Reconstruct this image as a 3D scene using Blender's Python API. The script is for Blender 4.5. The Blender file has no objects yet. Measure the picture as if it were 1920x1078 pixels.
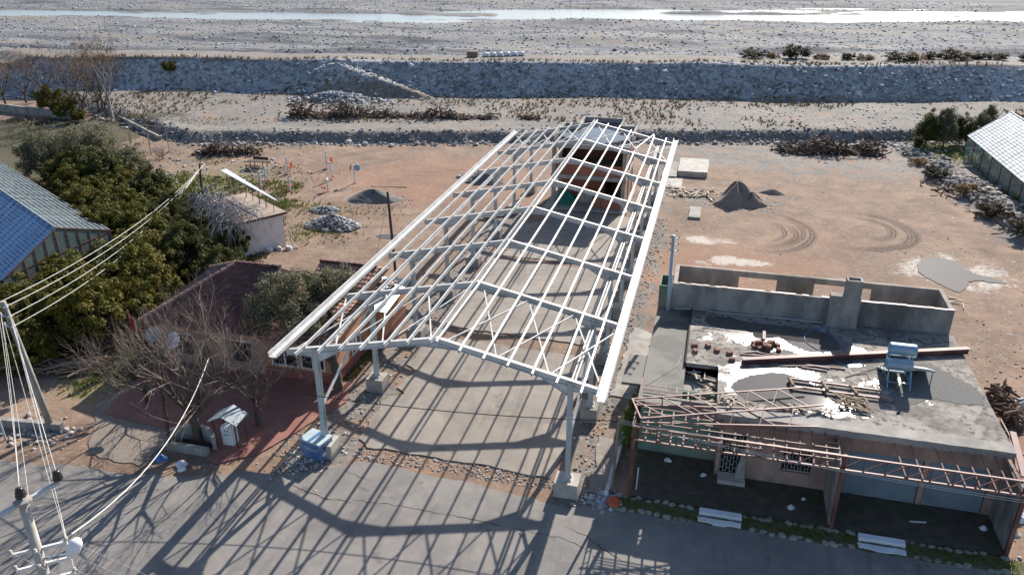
import bpy, math, random
import numpy as np
from mathutils import Vector, Matrix

# ---------------------------------------------------------------- camera, sky, sun, exposure
scene = bpy.context.scene
C = scene.collection
R = math.radians
cd = bpy.data.cameras.new("camera"); cam = bpy.data.objects.new("camera", cd); C.objects.link(cam)
cd.sensor_width = 36.0; cd.lens = 1500.0 / 1920.0 * 36.0; cd.clip_end = 6000; cd.clip_start = 0.2
cam.location = (0, 0, 22.0); cam.rotation_euler = (R(90 - 24.15), 0, R(14.4))
scene.camera = cam

SUN_AZ, SUN_EL = 11.5, 31.4            # azimuth clockwise from +Y
sd = Vector((math.sin(R(SUN_AZ)) * math.cos(R(SUN_EL)), math.cos(R(SUN_AZ)) * math.cos(R(SUN_EL)), math.sin(R(SUN_EL))))
w = bpy.data.worlds.new("World"); scene.world = w; w.use_nodes = True
nt = w.node_tree; bg = nt.nodes['Background']
sky = nt.nodes.new('ShaderNodeTexSky'); sky.sky_type = 'NISHITA'; sky.sun_disc = False
sky.sun_elevation = R(SUN_EL); sky.sun_rotation = R(SUN_AZ); sky.altitude = 100; sky.air_density = 1.0; sky.dust_density = 1.0; sky.ozone_density = 2.6
nt.links.new(sky.outputs[0], bg.inputs[0]); bg.inputs[1].default_value = 0.10
ld = bpy.data.lights.new("sun", 'SUN'); ld.energy = 5.0; ld.angle = R(0.5); ld.color = (1.0, 0.935, 0.85)
sun = bpy.data.objects.new("sun", ld); C.objects.link(sun); sun.location = sd * 100
sun.rotation_euler = sd.to_track_quat('Z', 'Y').to_euler()
vs = scene.view_settings; vs.view_transform = 'Standard'; vs.look = 'None'; vs.gamma = 1.0; vs.use_curve_mapping = False
vs.exposure = 0.8

rng = np.random.default_rng(7); random.seed(11)

# ---------------------------------------------------------------- helpers
def tag(o, label=None, cat=None, group=None, kind=None):
    if label: o['label'] = label
    if cat: o['category'] = cat
    if group: o['group'] = group
    if kind: o['kind'] = kind
    return o

def empty(name, loc=(0, 0, 0), rz=0.0, label=None, cat=None, group=None):
    o = bpy.data.objects.new(name, None); C.objects.link(o)
    o.location = loc; o.rotation_euler = (0, 0, rz); o.empty_display_size = 0.2
    return tag(o, label, cat, group)

def attach(o, parent):
    # the part's geometry is given in world metres; keep it there under its thing
    o.parent = parent
    m = Matrix.Translation(Vector(parent.location)) @ Matrix.Rotation(parent.rotation_euler[2], 4, 'Z')
    o.matrix_parent_inverse = m.inverted() if parent.parent is None else Matrix.Identity(4)

def np_mesh(name, v, f):
    v = np.asarray(v, dtype=np.float32).reshape(-1, 3); f = np.asarray(f, dtype=np.int32)
    k = f.shape[1]; me = bpy.data.meshes.new(name)
    me.vertices.add(len(v)); me.vertices.foreach_set('co', v.ravel())
    me.loops.add(f.size); me.loops.foreach_set('vertex_index', f.ravel())
    me.polygons.add(len(f)); me.polygons.foreach_set('loop_start', np.arange(0, f.size, k, dtype=np.int32))
    me.update(calc_edges=True)
    return me

def link(name, me, mat, parent=None, smooth=False):
    o = bpy.data.objects.new(name, me); C.objects.link(o)
    if mat is not None: me.materials.append(mat)
    if smooth: me.polygons.foreach_set('use_smooth', [True] * len(me.polygons))
    if parent is not None: attach(o, parent)
    return o

class MB:
    def __init__(s): s.v = []; s.f = []
    def add(s, vs_, fs):
        o = len(s.v); s.v += [tuple(p) for p in vs_]; s.f += [tuple(i + o for i in q) for q in fs]; return s
    def box(s, x0, x1, y0, y1, z0, z1):
        return s.add([(x0, y0, z0), (x1, y0, z0), (x1, y1, z0), (x0, y1, z0), (x0, y0, z1), (x1, y0, z1), (x1, y1, z1), (x0, y1, z1)],
                     [(0, 3, 2, 1), (4, 5, 6, 7), (0, 1, 5, 4), (1, 2, 6, 5), (2, 3, 7, 6), (3, 0, 4, 7)])
    def obox(s, c, size, M=None):
        a, b, d = [q / 2 for q in size]; c = Vector(c)
        pts = [Vector(p) for p in [(-a, -b, -d), (a, -b, -d), (a, b, -d), (-a, b, -d), (-a, -b, d), (a, -b, d), (a, b, d), (-a, b, d)]]
        if M is not None: pts = [M @ p for p in pts]
        return s.add([p + c for p in pts], [(0, 3, 2, 1), (4, 5, 6, 7), (0, 1, 5, 4), (1, 2, 6, 5), (2, 3, 7, 6), (3, 0, 4, 7)])
    def bar(s, p, q, w_, h_=None, up=(0, 0, 1), off=(0, 0)):
        p = Vector(p); q = Vector(q); h_ = h_ or w_; d = (q - p).normalized(); u = Vector(up)
        if abs(d.dot(u)) > 0.98: u = Vector((0, 1, 0))
        sx = d.cross(u).normalized(); sz = sx.cross(d).normalized()
        p = p + sx * off[0] + sz * off[1]; q = q + sx * off[0] + sz * off[1]
        r = []
        for e in (p, q):
            for (a, b) in ((-1, -1), (1, -1), (1, 1), (-1, 1)): r.append(e + sx * a * w_ / 2 + sz * b * h_ / 2)
        return s.add(r, [(3, 2, 1, 0), (4, 5, 6, 7), (0, 1, 5, 4), (1, 2, 6, 5), (2, 3, 7, 6), (3, 0, 4, 7)])
    def tube(s, pts, rad, n=6, cap=True):
        pts = [Vector(p) for p in pts]
        if not hasattr(rad, '__len__'): rad = [rad] * len(pts)
        rings = []
        for i, p in enumerate(pts):
            d = (pts[min(i + 1, len(pts) - 1)] - pts[max(i - 1, 0)]).normalized()
            u = Vector((0, 0, 1)) if abs(d.z) < 0.9 else Vector((1, 0, 0))
            a = d.cross(u).normalized(); b = d.cross(a).normalized()
            rings.append([p + (a * math.cos(2 * math.pi * k / n) + b * math.sin(2 * math.pi * k / n)) * rad[i] for k in range(n)])
        vs_ = [q for r_ in rings for q in r_]; fs = []
        for i in range(len(pts) - 1):
            for k in range(n):
                fs.append((i * n + k, i * n + (k + 1) % n, (i + 1) * n + (k + 1) % n, (i + 1) * n + k))
        if cap: fs.append(tuple(range(n - 1, -1, -1))); fs.append(tuple((len(pts) - 1) * n + k for k in range(n)))
        return s.add(vs_, fs)
    def prism(s, poly, z0, z1):
        n = len(poly); a = sum(poly[i][0] * poly[(i + 1) % n][1] - poly[(i + 1) % n][0] * poly[i][1] for i in range(n))
        if a < 0: poly = poly[::-1]
        zt = z1 if hasattr(z1, '__len__') else [z1] * n
        vs_ = [(p[0], p[1], z0) for p in poly] + [(p[0], p[1], zt[i]) for i, p in enumerate(poly)]
        fs = [tuple(range(n - 1, -1, -1)), tuple(range(n, 2 * n))] + [(i, (i + 1) % n, n + (i + 1) % n, n + i) for i in range(n)]
        return s.add(vs_, fs)
    def quad(s, a, b, c, d): return s.add([a, b, c, d], [(0, 1, 2, 3)])
    def lathe(s, c, prof, n=10, axis=(0, 0, 1)):
        ax = Vector(axis).normalized(); u = Vector((1, 0, 0)) if abs(ax.x) < 0.9 else Vector((0, 1, 0))
        a = ax.cross(u).normalized(); b = ax.cross(a); c = Vector(c); vs_ = []; fs = []
        for (r_, z_) in prof:
            for k in range(n):
                t = 2 * math.pi * k / n; vs_.append(c + ax * z_ + (a * math.cos(t) + b * math.sin(t)) * r_)
        for i in range(len(prof) - 1):
            for k in range(n): fs.append((i * n + k, i * n + (k + 1) % n, (i + 1) * n + (k + 1) % n, (i + 1) * n + k))
        fs.append(tuple(range(n - 1, -1, -1))); fs.append(tuple((len(prof) - 1) * n + k for k in range(n)))
        return s.add(vs_, fs)
    def build(s, name, mat, parent=None, smooth=False):
        me = bpy.data.meshes.new(name); me.from_pydata(s.v, [], s.f); me.update()
        return link(name, me, mat, parent, smooth)

def copy_tree(o, parent=None):
    c = o.copy(); C.objects.link(c); c.parent = parent
    for ch in [q for q in bpy.data.objects if q.parent == o]: copy_tree(ch, c)
    return c

# ---------------------------------------------------------------- materials (procedural)
def N(t, ty, **k):
    n = t.nodes.new(ty)
    for a, b in k.items(): setattr(n, a, b)
    return n
def mixc(t, fac, a, b, mode='MIX'):
    m = N(t, 'ShaderNodeMix', data_type='RGBA', blend_type=mode)
    for i, x in ((0, fac), (6, a), (7, b)):
        if hasattr(x, 'is_linked') or hasattr(x, 'links'): t.links.new(x, m.inputs[i])
        elif isinstance(x, (int, float)): m.inputs[i].default_value = x
        else: m.inputs[i].default_value = (*x, 1)
    return m.outputs[2]
def math_(t, op, a, b=0.0, clamp=False):
    m = N(t, 'ShaderNodeMath', operation=op, use_clamp=clamp)
    for i, x in ((0, a), (1, b)):
        if hasattr(x, 'links'): t.links.new(x, m.inputs[i])
        else: m.inputs[i].default_value = x
    return m.outputs[0]
def ramp(t, x, lo, hi):
    m = N(t, 'ShaderNodeMapRange', interpolation_type='SMOOTHSTEP')
    t.links.new(x, m.inputs[0]); m.inputs[1].default_value = lo; m.inputs[2].default_value = hi
    return m.outputs[0]
def noise_(t, pos, scale, detail=4, rough=0.55):
    n = N(t, 'ShaderNodeTexNoise'); t.links.new(pos, n.inputs['Vector'])
    n.inputs['Scale'].default_value = scale; n.inputs['Detail'].default_value = detail; n.inputs['Roughness'].default_value = rough
    return n.outputs['Fac']
def newmat(name):
    m = bpy.data.materials.new(name); m.use_nodes = True; t = m.node_tree; b = t.nodes['Principled BSDF']
    g = N(t, 'ShaderNodeNewGeometry')
    return m, t, b, g
def bump_(t, b, h, strength, dist=0.02):
    n = N(t, 'ShaderNodeBump'); n.inputs['Strength'].default_value = strength; n.inputs['Distance'].default_value = dist
    t.links.new(h, n.inputs['Height']); t.links.new(n.outputs[0], b.inputs['Normal'])
def pm(name, c1, c2=None, scale=2.0, rough=0.8, bump=0.0, bscale=None, metal=0.0, c3=None, island=0.0, spec=0.4, contrast=(0.35, 0.65), stretch=None):
    m, t, b, g = newmat(name); pos = g.outputs['Position']
    if stretch:
        mp = N(t, 'ShaderNodeMapping'); mp.inputs['Scale'].default_value = stretch; t.links.new(pos, mp.inputs[0]); pos = mp.outputs[0]
    c2 = c2 or tuple(q * 0.75 for q in c1)
    n1 = noise_(t, pos, scale, 6, 0.6)
    col = mixc(t, ramp(t, n1, *contrast), c1, c2)
    if c3:
        n2 = noise_(t, pos, scale * 0.31, 5, 0.65); col = mixc(t, ramp(t, n2, 0.5, 0.68), col, c3)
    if island:
        v = math_(t, 'MULTIPLY_ADD', g.outputs['Random Per Island'], 2 * island); t.nodes[-1].inputs[2].default_value = 1 - island
        col = mixc(t, 1.0, col, v, 'MULTIPLY')
    t.links.new(col, b.inputs['Base Color'])
    b.inputs['Roughness'].default_value = rough; b.inputs['Metallic'].default_value = metal; b.inputs['Specular IOR Level'].default_value = spec
    if bump: bump_(t, b, noise_(t, pos, bscale or scale * 6, 5, 0.65), bump)
    return m
M = {}
M['steel'] = pm('painted_steel', (0.58, 0.61, 0.61), (0.47, 0.50, 0.50), 1.4, 0.5, c3=(0.44, 0.41, 0.36), spec=0.4)
def steelmat():
    m, t, b, g = newmat('painted_steel'); pos = g.outputs['Position']
    col = mixc(t, ramp(t, noise_(t, pos, 1.1, 4), .38, .62), (0.60, 0.595, 0.57), (0.49, 0.49, 0.475))
    mp = N(t, 'ShaderNodeMapping'); mp.inputs['Scale'].default_value = (1, .35, 1); t.links.new(pos, mp.inputs[0])
    col = mixc(t, math_(t, 'MULTIPLY', ramp(t, noise_(t, mp.outputs[0], 2.4, 5, .7), .56, .70), .6), col, (0.36, 0.33, 0.29))
    col = mixc(t, math_(t, 'MULTIPLY', ramp(t, noise_(t, pos, 6.0, 4, .7), .64, .70), .75), col, (0.24, 0.13, 0.08))
    t.links.new(col, b.inputs['Base Color']); b.inputs['Roughness'].default_value = .5; b.inputs['Specular IOR Level'].default_value = .4; return m
M['steel'] = steelmat()
M['steel_dull'] = pm('grey_primer_steel', (0.44, 0.49, 0.50), (0.36, 0.41, 0.43), 1.2, 0.55, c3=(0.42, 0.41, 0.38))
M['conc'] = pm('concrete', (0.36, 0.33, 0.29), (0.25, 0.23, 0.21), 1.3, 0.9, 0.25, 18, c3=(0.20, 0.19, 0.17))
M['plaster_tan'] = pm('tan_render', (0.37, 0.315, 0.26), (0.25, 0.21, 0.175), 1.1, 0.92, 0.3, 9, c3=(0.15, 0.13, 0.11), stretch=(1, 1, .45), contrast=(.38, .62))
M['conc_pale'] = pm('pale_concrete', (0.48, 0.44, 0.38), (0.36, 0.33, 0.29), 1.6, 0.9, 0.2, 20)
M['plaster'] = pm('grey_render', (0.33, 0.305, 0.28), (0.20, 0.185, 0.17), 1.1, 0.92, 0.3, 9, c3=(0.12, 0.11, 0.10), stretch=(1, 1, .45), contrast=(.38, .62))
M['pink'] = pm('faded_pink_render', (0.42, 0.28, 0.22), (0.30, 0.20, 0.165), 1.1, 0.9, 0.2, 9, c3=(0.17, 0.14, 0.125), stretch=(1, 1, .5), contrast=(.4, .62))
M['green_wall'] = pm('faded_green_render', (0.17, 0.27, 0.21), (0.12, 0.19, 0.15), 0.8, 0.9, 0.15, 16, c3=(0.24, 0.25, 0.2))
M['orange_wall'] = pm('orange_render', (0.46, 0.23, 0.13), (0.38, 0.19, 0.11), 0.9, 0.9, 0.15, 14)
M['maroon_wall'] = pm('maroon_render', (0.26, 0.09, 0.08), (0.20, 0.08, 0.07), 0.9, 0.9, 0.15, 14)
M['whitewash'] = pm('whitewash', (0.72, 0.71, 0.70), (0.55, 0.53, 0.51), 0.55, 0.95, 0.3, 10, c3=(0.30, 0.27, 0.24))
M['white'] = pm('white_paint', (0.74, 0.75, 0.76), (0.62, 0.63, 0.64), 1.5, 0.55)
M['rust'] = pm('red_oxide_steel', (0.155, 0.06, 0.05), (0.11, 0.045, 0.04), 1.6, 0.6, c3=(0.20, 0.10, 0.075))
M['rust_pale'] = pm('weathered_red_oxide', (0.25, 0.13, 0.105), (0.18, 0.085, 0.07), 2.5, 0.55, c3=(0.31, 0.19, 0.155))  # paler red oxide, with sun on the bar tops put into its colour
M['rustbrown'] = pm('rusty_sheet', (0.36, 0.28, 0.22), (0.27, 0.21, 0.165), 1.0, 0.9, 0.1)
M['wood'] = pm('grey_wood', (0.27, 0.20, 0.14), (0.18, 0.13, 0.09), 3, 0.9, 0.2, 30, island=0.35, stretch=(1, 1, .3))
M['wood_dark'] = pm('tarred_wood', (0.10, 0.065, 0.045), (0.065, 0.045, 0.035), 3, 0.85, 0.2, 30)
M['wood_pale'] = pm('sawn_wood', (0.42, 0.35, 0.27), (0.30, 0.25, 0.20), 3, 0.9, 0.1, island=0.3)
M['drift'] = pm('driftwood', (0.17, 0.115, 0.08), (0.085, 0.058, 0.042), 2, 0.95, island=0.5)
M['bark'] = pm('bark', (0.115, 0.09, 0.07), (0.07, 0.055, 0.045), 4, 0.95, 0.4, 25)
M['twig'] = pm('bare_twigs', (0.25, 0.185, 0.15), (0.16, 0.12, 0.095), 1.5, 0.9, island=0.3)
M['twig_grey'] = pm('grey_vine_twigs', (0.38, 0.36, 0.355), (0.22, 0.205, 0.20), 1.5, 0.9, island=0.35)
M['twig_rusty'] = pm('russet_twigs', (0.23, 0.145, 0.085), (0.15, 0.09, 0.055), 1.5, 0.9, island=0.3)
M['stone'] = pm('river_stone', (0.42, 0.425, 0.435), (0.28, 0.285, 0.295), 1.0, 0.85, island=0.5)
M['stone_dark'] = pm('bank_stone', (0.27, 0.275, 0.28), (0.19, 0.195, 0.20), 1.0, 0.9, island=0.75)
M['rubble'] = pm('rubble_stone', (0.42, 0.38, 0.34), (0.28, 0.25, 0.23), 2.0, 0.9, island=0.5)
M['gravel_grey'] = pm('grey_gravel', (0.17, 0.165, 0.155), (0.10, 0.10, 0.095), 14, 0.95, 0.8, 40)
M['gravel_tan'] = pm('sandy_gravel', (0.26, 0.215, 0.175), (0.17, 0.14, 0.115), 14, 0.95, 0.7, 40)
M['black'] = pm('black_plastic', (0.02, 0.02, 0.02), None, 3, 0.5)
M['porcelain'] = pm('brown_porcelain', (0.035, 0.028, 0.03), None, 3, 0.25)
M['cable'] = pm('pale_cable', (0.55, 0.53, 0.50), None, 3, 0.5)
M['blue'] = pm('blue_paint', (0.05, 0.13, 0.30), (0.07, 0.17, 0.36), 3, 0.5)
M['tank'] = pm('blue_grey_tank', (0.17, 0.31, 0.43), (0.22, 0.34, 0.43), 2.0, 0.35, metal=0.3, c3=(0.35, 0.40, 0.42))
M['shutter'] = pm('blue_grey_shutter', (0.22, 0.27, 0.31), (0.17, 0.21, 0.24), 0.8, 0.6, metal=0.1)
M['orange'] = pm('orange_plastic', (0.50, 0.10, 0.04), None, 3, 0.5)
M['green_net'] = pm('green_netting', (0.015, 0.17, 0.11), (0.01, 0.10, 0.07), 5, 0.8, 0.8, 9)
M['bag'] = pm('white_plastic_bag', (0.70, 0.71, 0.73), (0.5, 0.5, 0.52), 4, 0.6, 0.5, 8)
M['red'] = pm('red_cloth', (0.40, 0.03, 0.03), None, 4, 0.8)
M['galv'] = pm('galvanised_sheet', (0.34, 0.40, 0.43), (0.26, 0.30, 0.33), 1.5, 0.45, metal=0.4)
M['dark'] = pm('dark_interior', (0.04, 0.035, 0.03), None, 2, 0.95)
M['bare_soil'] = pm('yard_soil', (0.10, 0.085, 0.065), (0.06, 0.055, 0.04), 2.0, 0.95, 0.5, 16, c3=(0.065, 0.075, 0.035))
def brickmat(name, c1, c2, mortar, sx, axis=0, rot=(0, 0, 0), msize=0.012):
    m, t, b, g = newmat(name)
    mp = N(t, 'ShaderNodeMapping'); mp.inputs['Rotation'].default_value = rot; t.links.new(g.outputs['Position'], mp.inputs[0])
    br = N(t, 'ShaderNodeTexBrick'); t.links.new(mp.outputs[0], br.inputs[0])
    br.inputs['Color1'].default_value = (*c1, 1); br.inputs['Color2'].default_value = (*c2, 1); br.inputs['Mortar'].default_value = (*mortar, 1)
    br.inputs['Scale'].default_value = sx; br.inputs['Mortar Size'].default_value = msize; br.inputs['Brick Width'].default_value = 0.5; br.inputs['Row Height'].default_value = 0.25
    n = noise_(t, g.outputs['Position'], 0.9, 5); col = mixc(t, ramp(t, n, 0.4, 0.7), br.outputs['Color'], tuple(q * 0.72 for q in c1))
    t.links.new(col, b.inputs['Base Color']); b.inputs['Roughness'].default_value = 0.9
    bump_(t, b, br.outputs['Fac'], -0.4, 0.01)
    return m
M['brick_x'] = brickmat('hollow_brick_front', (0.36, 0.125, 0.07), (0.28, 0.10, 0.06), (0.25, 0.2, 0.17), 1.25, rot=(R(90), 0, 0))
M['brick_y'] = brickmat('hollow_brick_side', (0.36, 0.125, 0.07), (0.28, 0.10, 0.06), (0.25, 0.2, 0.17), 1.25, rot=(R(90), R(90), 0))
M['paving'] = brickmat('red_paving', (0.30, 0.12, 0.09), (0.24, 0.10, 0.075), (0.20, 0.14, 0.12), 2.4, msize=0.02)
def leafmat(name, a, b_, c, tr=0.25):
    m, t, b, g = newmat(name)
    n = noise_(t, g.outputs['Position'], 0.9, 3)
    col = mixc(t, g.outputs['Random Per Island'], a, b_)
    col = mixc(t, ramp(t, n, 0.45, 0.72), col, c)
    t.links.new(col, b.inputs['Base Color']); b.inputs['Roughness'].default_value = 0.6; b.inputs['Specular IOR Level'].default_value = 0.15
    tl = N(t, 'ShaderNodeBsdfTranslucent'); t.links.new(col, tl.inputs[0])
    mx = N(t, 'ShaderNodeMixShader'); mx.inputs[0].default_value = tr
    t.links.new(b.outputs[0], mx.inputs[1]); t.links.new(tl.outputs[0], mx.inputs[2])
    t.links.new(mx.outputs[0], t.nodes['Material Output'].inputs[0])
    return m
M['leaf'] = leafmat('orange_tree_leaf', (0.066, 0.073, 0.015), (0.155, 0.14, 0.024), (0.18, 0.13, 0.02))
M['leaf_dark'] = leafmat('dark_leaf', (0.04, 0.05, 0.014), (0.085, 0.095, 0.024), (0.09, 0.085, 0.018))
M['leaf_olive'] = leafmat('olive_leaf', (0.10, 0.105, 0.06), (0.23, 0.21, 0.13), (0.15, 0.14, 0.075))
M['leaf_dry'] = leafmat('dry_leaf', (0.16, 0.10, 0.045), (0.26, 0.17, 0.07), (0.20, 0.12, 0.05))
M['grass'] = leafmat('weeds', (0.07, 0.10, 0.015), (0.16, 0.18, 0.03), (0.20, 0.17, 0.05))
M['tuft'] = leafmat('dry_tuft', (0.16, 0.12, 0.06), (0.24, 0.18, 0.10), (0.13, 0.11, 0.05), 0.1)
M['yucca'] = leafmat('yucca_leaf', (0.06, 0.11, 0.02), (0.16, 0.2, 0.04), (0.10, 0.13, 0.03))
def watermat(name, col, rough=0.04, bump=0.05, bs=3.0):
    m, t, b, g = newmat(name)
    b.inputs['Base Color'].default_value = (*col, 1); b.inputs['Roughness'].default_value = rough; b.inputs['IOR'].default_value = 1.33; b.inputs['Specular IOR Level'].default_value = 0.5
    bump_(t, b, noise_(t, g.outputs['Position'], bs, 4, 0.6), bump, 0.05)
    return m
M['puddle'] = watermat('muddy_puddle', (0.085, 0.068, 0.052), 0.08, 0.03)
M['roofwater'] = watermat('roof_puddle', (0.075, 0.07, 0.065), 0.04, 0.015)
M['riverwater'] = watermat('river_water', (0.22, 0.23, 0.22), 0.22, 0.6, 0.8)
def glassmat(name, tint, alpha):
    m, t, b, g = newmat(name)
    iv = math_(t, 'MULTIPLY_ADD', g.outputs['Random Per Island'], 1.1); t.nodes[-1].inputs[2].default_value = .45
    t.links.new(mixc(t, 1.0, tint, iv, 'MULTIPLY'), b.inputs['Base Color']); b.inputs['Roughness'].default_value = 0.18; b.inputs['Specular IOR Level'].default_value = 0.6
    n = noise_(t, g.outputs['Position'], 1.2, 4)
    tr = N(t, 'ShaderNodeBsdfTransparent'); tr.inputs[0].default_value = (0.8, 0.88, 0.88, 1)
    mx = N(t, 'ShaderNodeMixShader'); mr = N(t, 'ShaderNodeMapRange'); t.links.new(n, mr.inputs[0])
    mr.inputs[3].default_value = alpha - 0.15; mr.inputs[4].default_value = alpha + 0.15; t.links.new(mr.outputs[0], mx.inputs[0])
    t.links.new(tr.outputs[0], mx.inputs[1]); t.links.new(b.outputs[0], mx.inputs[2]); t.links.new(mx.outputs[0], t.nodes['Material Output'].inputs[0])
    return m
M['gh_glass'] = glassmat('greenhouse_glass', (0.125, 0.145, 0.14), 0.8)
M['gh_blue'] = glassmat('greenhouse_blue_film', (0.07, 0.15, 0.245), 0.92)
M['gh_clear'] = glassmat('greenhouse_wall_glass', (0.30, 0.38, 0.36), 0.4)
M['gh_white'] = pm('limed_glass', (0.46, 0.49, 0.50), (0.33, 0.37, 0.39), 1.2, 0.35, spec=0.5, island=.3)
M['window'] = pm('window_pane', (0.02, 0.025, 0.03), None, 3, 0.08, spec=0.7)

# mottled roof concrete
def roofmat():
    m, t, b, g = newmat('stained_roof_concrete'); pos = g.outputs['Position']
    n1 = noise_(t, pos, 0.55, 8, 0.68); n2 = noise_(t, pos, 3.2, 7, 0.7); n3 = noise_(t, pos, 0.25, 4)
    col = mixc(t, ramp(t, n1, 0.42, 0.58), (0.28, 0.25, 0.215), (0.15, 0.132, 0.112))
    col = mixc(t, math_(t, 'MULTIPLY', ramp(t, n2, 0.5, 0.6), ramp(t, n3, 0.25, 0.45)), col, (0.075, 0.068, 0.058))
    col = mixc(t, math_(t, 'MULTIPLY', ramp(t, noise_(t, pos, 1.4, 8, 0.75), 0.58, 0.66), 0.75), col, (0.40, 0.375, 0.34))
    # damp zones round the standing water: darker and shinier
    sep = N(t, 'ShaderNodeSeparateXYZ'); t.links.new(pos, sep.inputs[0]); wet = None
    for (cx, cy, rx, ry) in ((3.4, 37.0, 4.9, 2.1), (6.6, 36.2, 2.6, 1.7), (3.6, 32.8, 3.6, 2.3), (5.6, 30.9, 2.4, .8), (8.9, 33.4, 1.6, 1.6)):
        dx = math_(t, 'DIVIDE', math_(t, 'SUBTRACT', sep.outputs[0], cx), rx); dy = math_(t, 'DIVIDE', math_(t, 'SUBTRACT', sep.outputs[1], cy), ry)
        k = math_(t, 'SUBTRACT', 1.0, math_(t, 'SQRT', math_(t, 'ADD', math_(t, 'MULTIPLY', dx, dx), math_(t, 'MULTIPLY', dy, dy))))
        wet = k if wet is None else math_(t, 'MAXIMUM', wet, k)
    nw = noise_(t, pos, 1.15, 6, .66)
    wf = ramp(t, math_(t, 'ADD', wet, math_(t, 'MULTIPLY', math_(t, 'SUBTRACT', nw, .5), 3.2)), .42, .52)
    col = mixc(t, math_(t, 'MULTIPLY', wf, .75), col, (0.10, 0.095, 0.085))
    t.links.new(col, b.inputs['Base Color'])
    rg = N(t, 'ShaderNodeMapRange'); t.links.new(wf, rg.inputs[0]); rg.inputs[3].default_value = .9; rg.inputs[4].default_value = .3; t.links.new(rg.outputs[0], b.inputs['Roughness'])
    bump_(t, b, n2, 0.12); return m
M['roof'] = roofmat()
M['roof_dark'] = pm('bitumen_roof', (0.135, 0.128, 0.11), (0.07, 0.068, 0.06), 0.7, 0.75, 0.15, 20, c3=(0.20, 0.185, 0.16), contrast=(.4, .6))

# old dusty asphalt with patches and hairline cracks
def asphaltmat(name, c1, c2, dust):
    m, t, b, g = newmat(name); pos = g.outputs['Position']
    n1 = noise_(t, pos, 0.35, 6, 0.6); n2 = noise_(t, pos, 30, 3, 0.7); n3 = noise_(t, pos, 1.3, 6, 0.65)
    col = mixc(t, ramp(t, n1, 0.35, 0.65), c1, c2)
    col = mixc(t, math_(t, 'MULTIPLY', ramp(t, n3, 0.45, 0.7), 0.7), col, dust)
    mp = N(t, 'ShaderNodeMapping'); mp.inputs['Scale'].default_value = (1, .12, 1); t.links.new(pos, mp.inputs[0])
    col = mixc(t, math_(t, 'MULTIPLY', ramp(t, noise_(t, mp.outputs[0], 1.6, 4, .6), 0.54, 0.68), 0.45), col, tuple(q * .62 for q in c2))
    col = mixc(t, math_(t, 'MULTIPLY', ramp(t, noise_(t, pos, 0.8, 3, .5), 0.66, 0.72), 0.5), col, tuple(q * .5 for q in c2))
    vp = N(t, 'ShaderNodeTexVoronoi', distance='CHEBYCHEV'); t.links.new(pos, vp.inputs['Vector']); vp.inputs['Scale'].default_value = .22; sp_ = N(t, 'ShaderNodeSeparateColor'); t.links.new(vp.outputs['Color'], sp_.inputs[0])
    col = mixc(t, math_(t, 'MULTIPLY', ramp(t, sp_.outputs[0], 0.72, 0.75), 0.12), col, tuple(q * .6 for q in c2))
    col = mixc(t, 1.0, col, math_(t, 'MULTIPLY_ADD', n2, 0.7), 'MULTIPLY'); t.nodes[-2].inputs[2].default_value = 0.65
    t.links.new(col, b.inputs['Base Color']); b.inputs['Roughness'].default_value = 0.88; bump_(t, b, n2, 0.35, 0.01); return m
M['asphalt'] = asphaltmat('old_asphalt', (0.26, 0.227, 0.192), (0.198, 0.172, 0.147), (0.31, 0.258, 0.207))
M['road'] = asphaltmat('road_asphalt', (0.21, 0.192, 0.175), (0.155, 0.145, 0.135), (0.25, 0.22, 0.19))
# ---------------------------------------------------------------- terrain
_tab = np.random.default_rng(3).random((256, 256)).astype(np.float64)
def vn(x, y, s, k=0):
    x = np.asarray(x, float) / s + 13.7 * k + 500; y = np.asarray(y, float) / s + 7.3 * k + 500
    ix = np.floor(x).astype(int); iy = np.floor(y).astype(int); fx = x - ix; fy = y - iy
    fx = fx * fx * (3 - 2 * fx); fy = fy * fy * (3 - 2 * fy)
    T = lambda a, b: _tab[a % 256, b % 256]
    return (T(ix, iy) * (1 - fx) + T(ix + 1, iy) * fx) * (1 - fy) + (T(ix, iy + 1) * (1 - fx) + T(ix + 1, iy + 1) * fx) * fy - 0.5
def sst(x, a, b):
    q = np.clip((x - a) / (b - a), 0, 1); return q * q * (3 - 2 * q)
def tn(x, y): return 0.982 * x + 0.189 * y, -0.189 * x + 0.982 * y
def step_n(t): return np.where(t > -42, 89 + 0.075 * t, 85.85 + (-42 - t) * 0.80)
def river_c(t): return 226 + 5 * np.sin(t / 47.0) + 3 * np.sin(t / 19.0 + 1)
def river_w(t): return 8 + 8 * sst(t, -190, 20)
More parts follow.
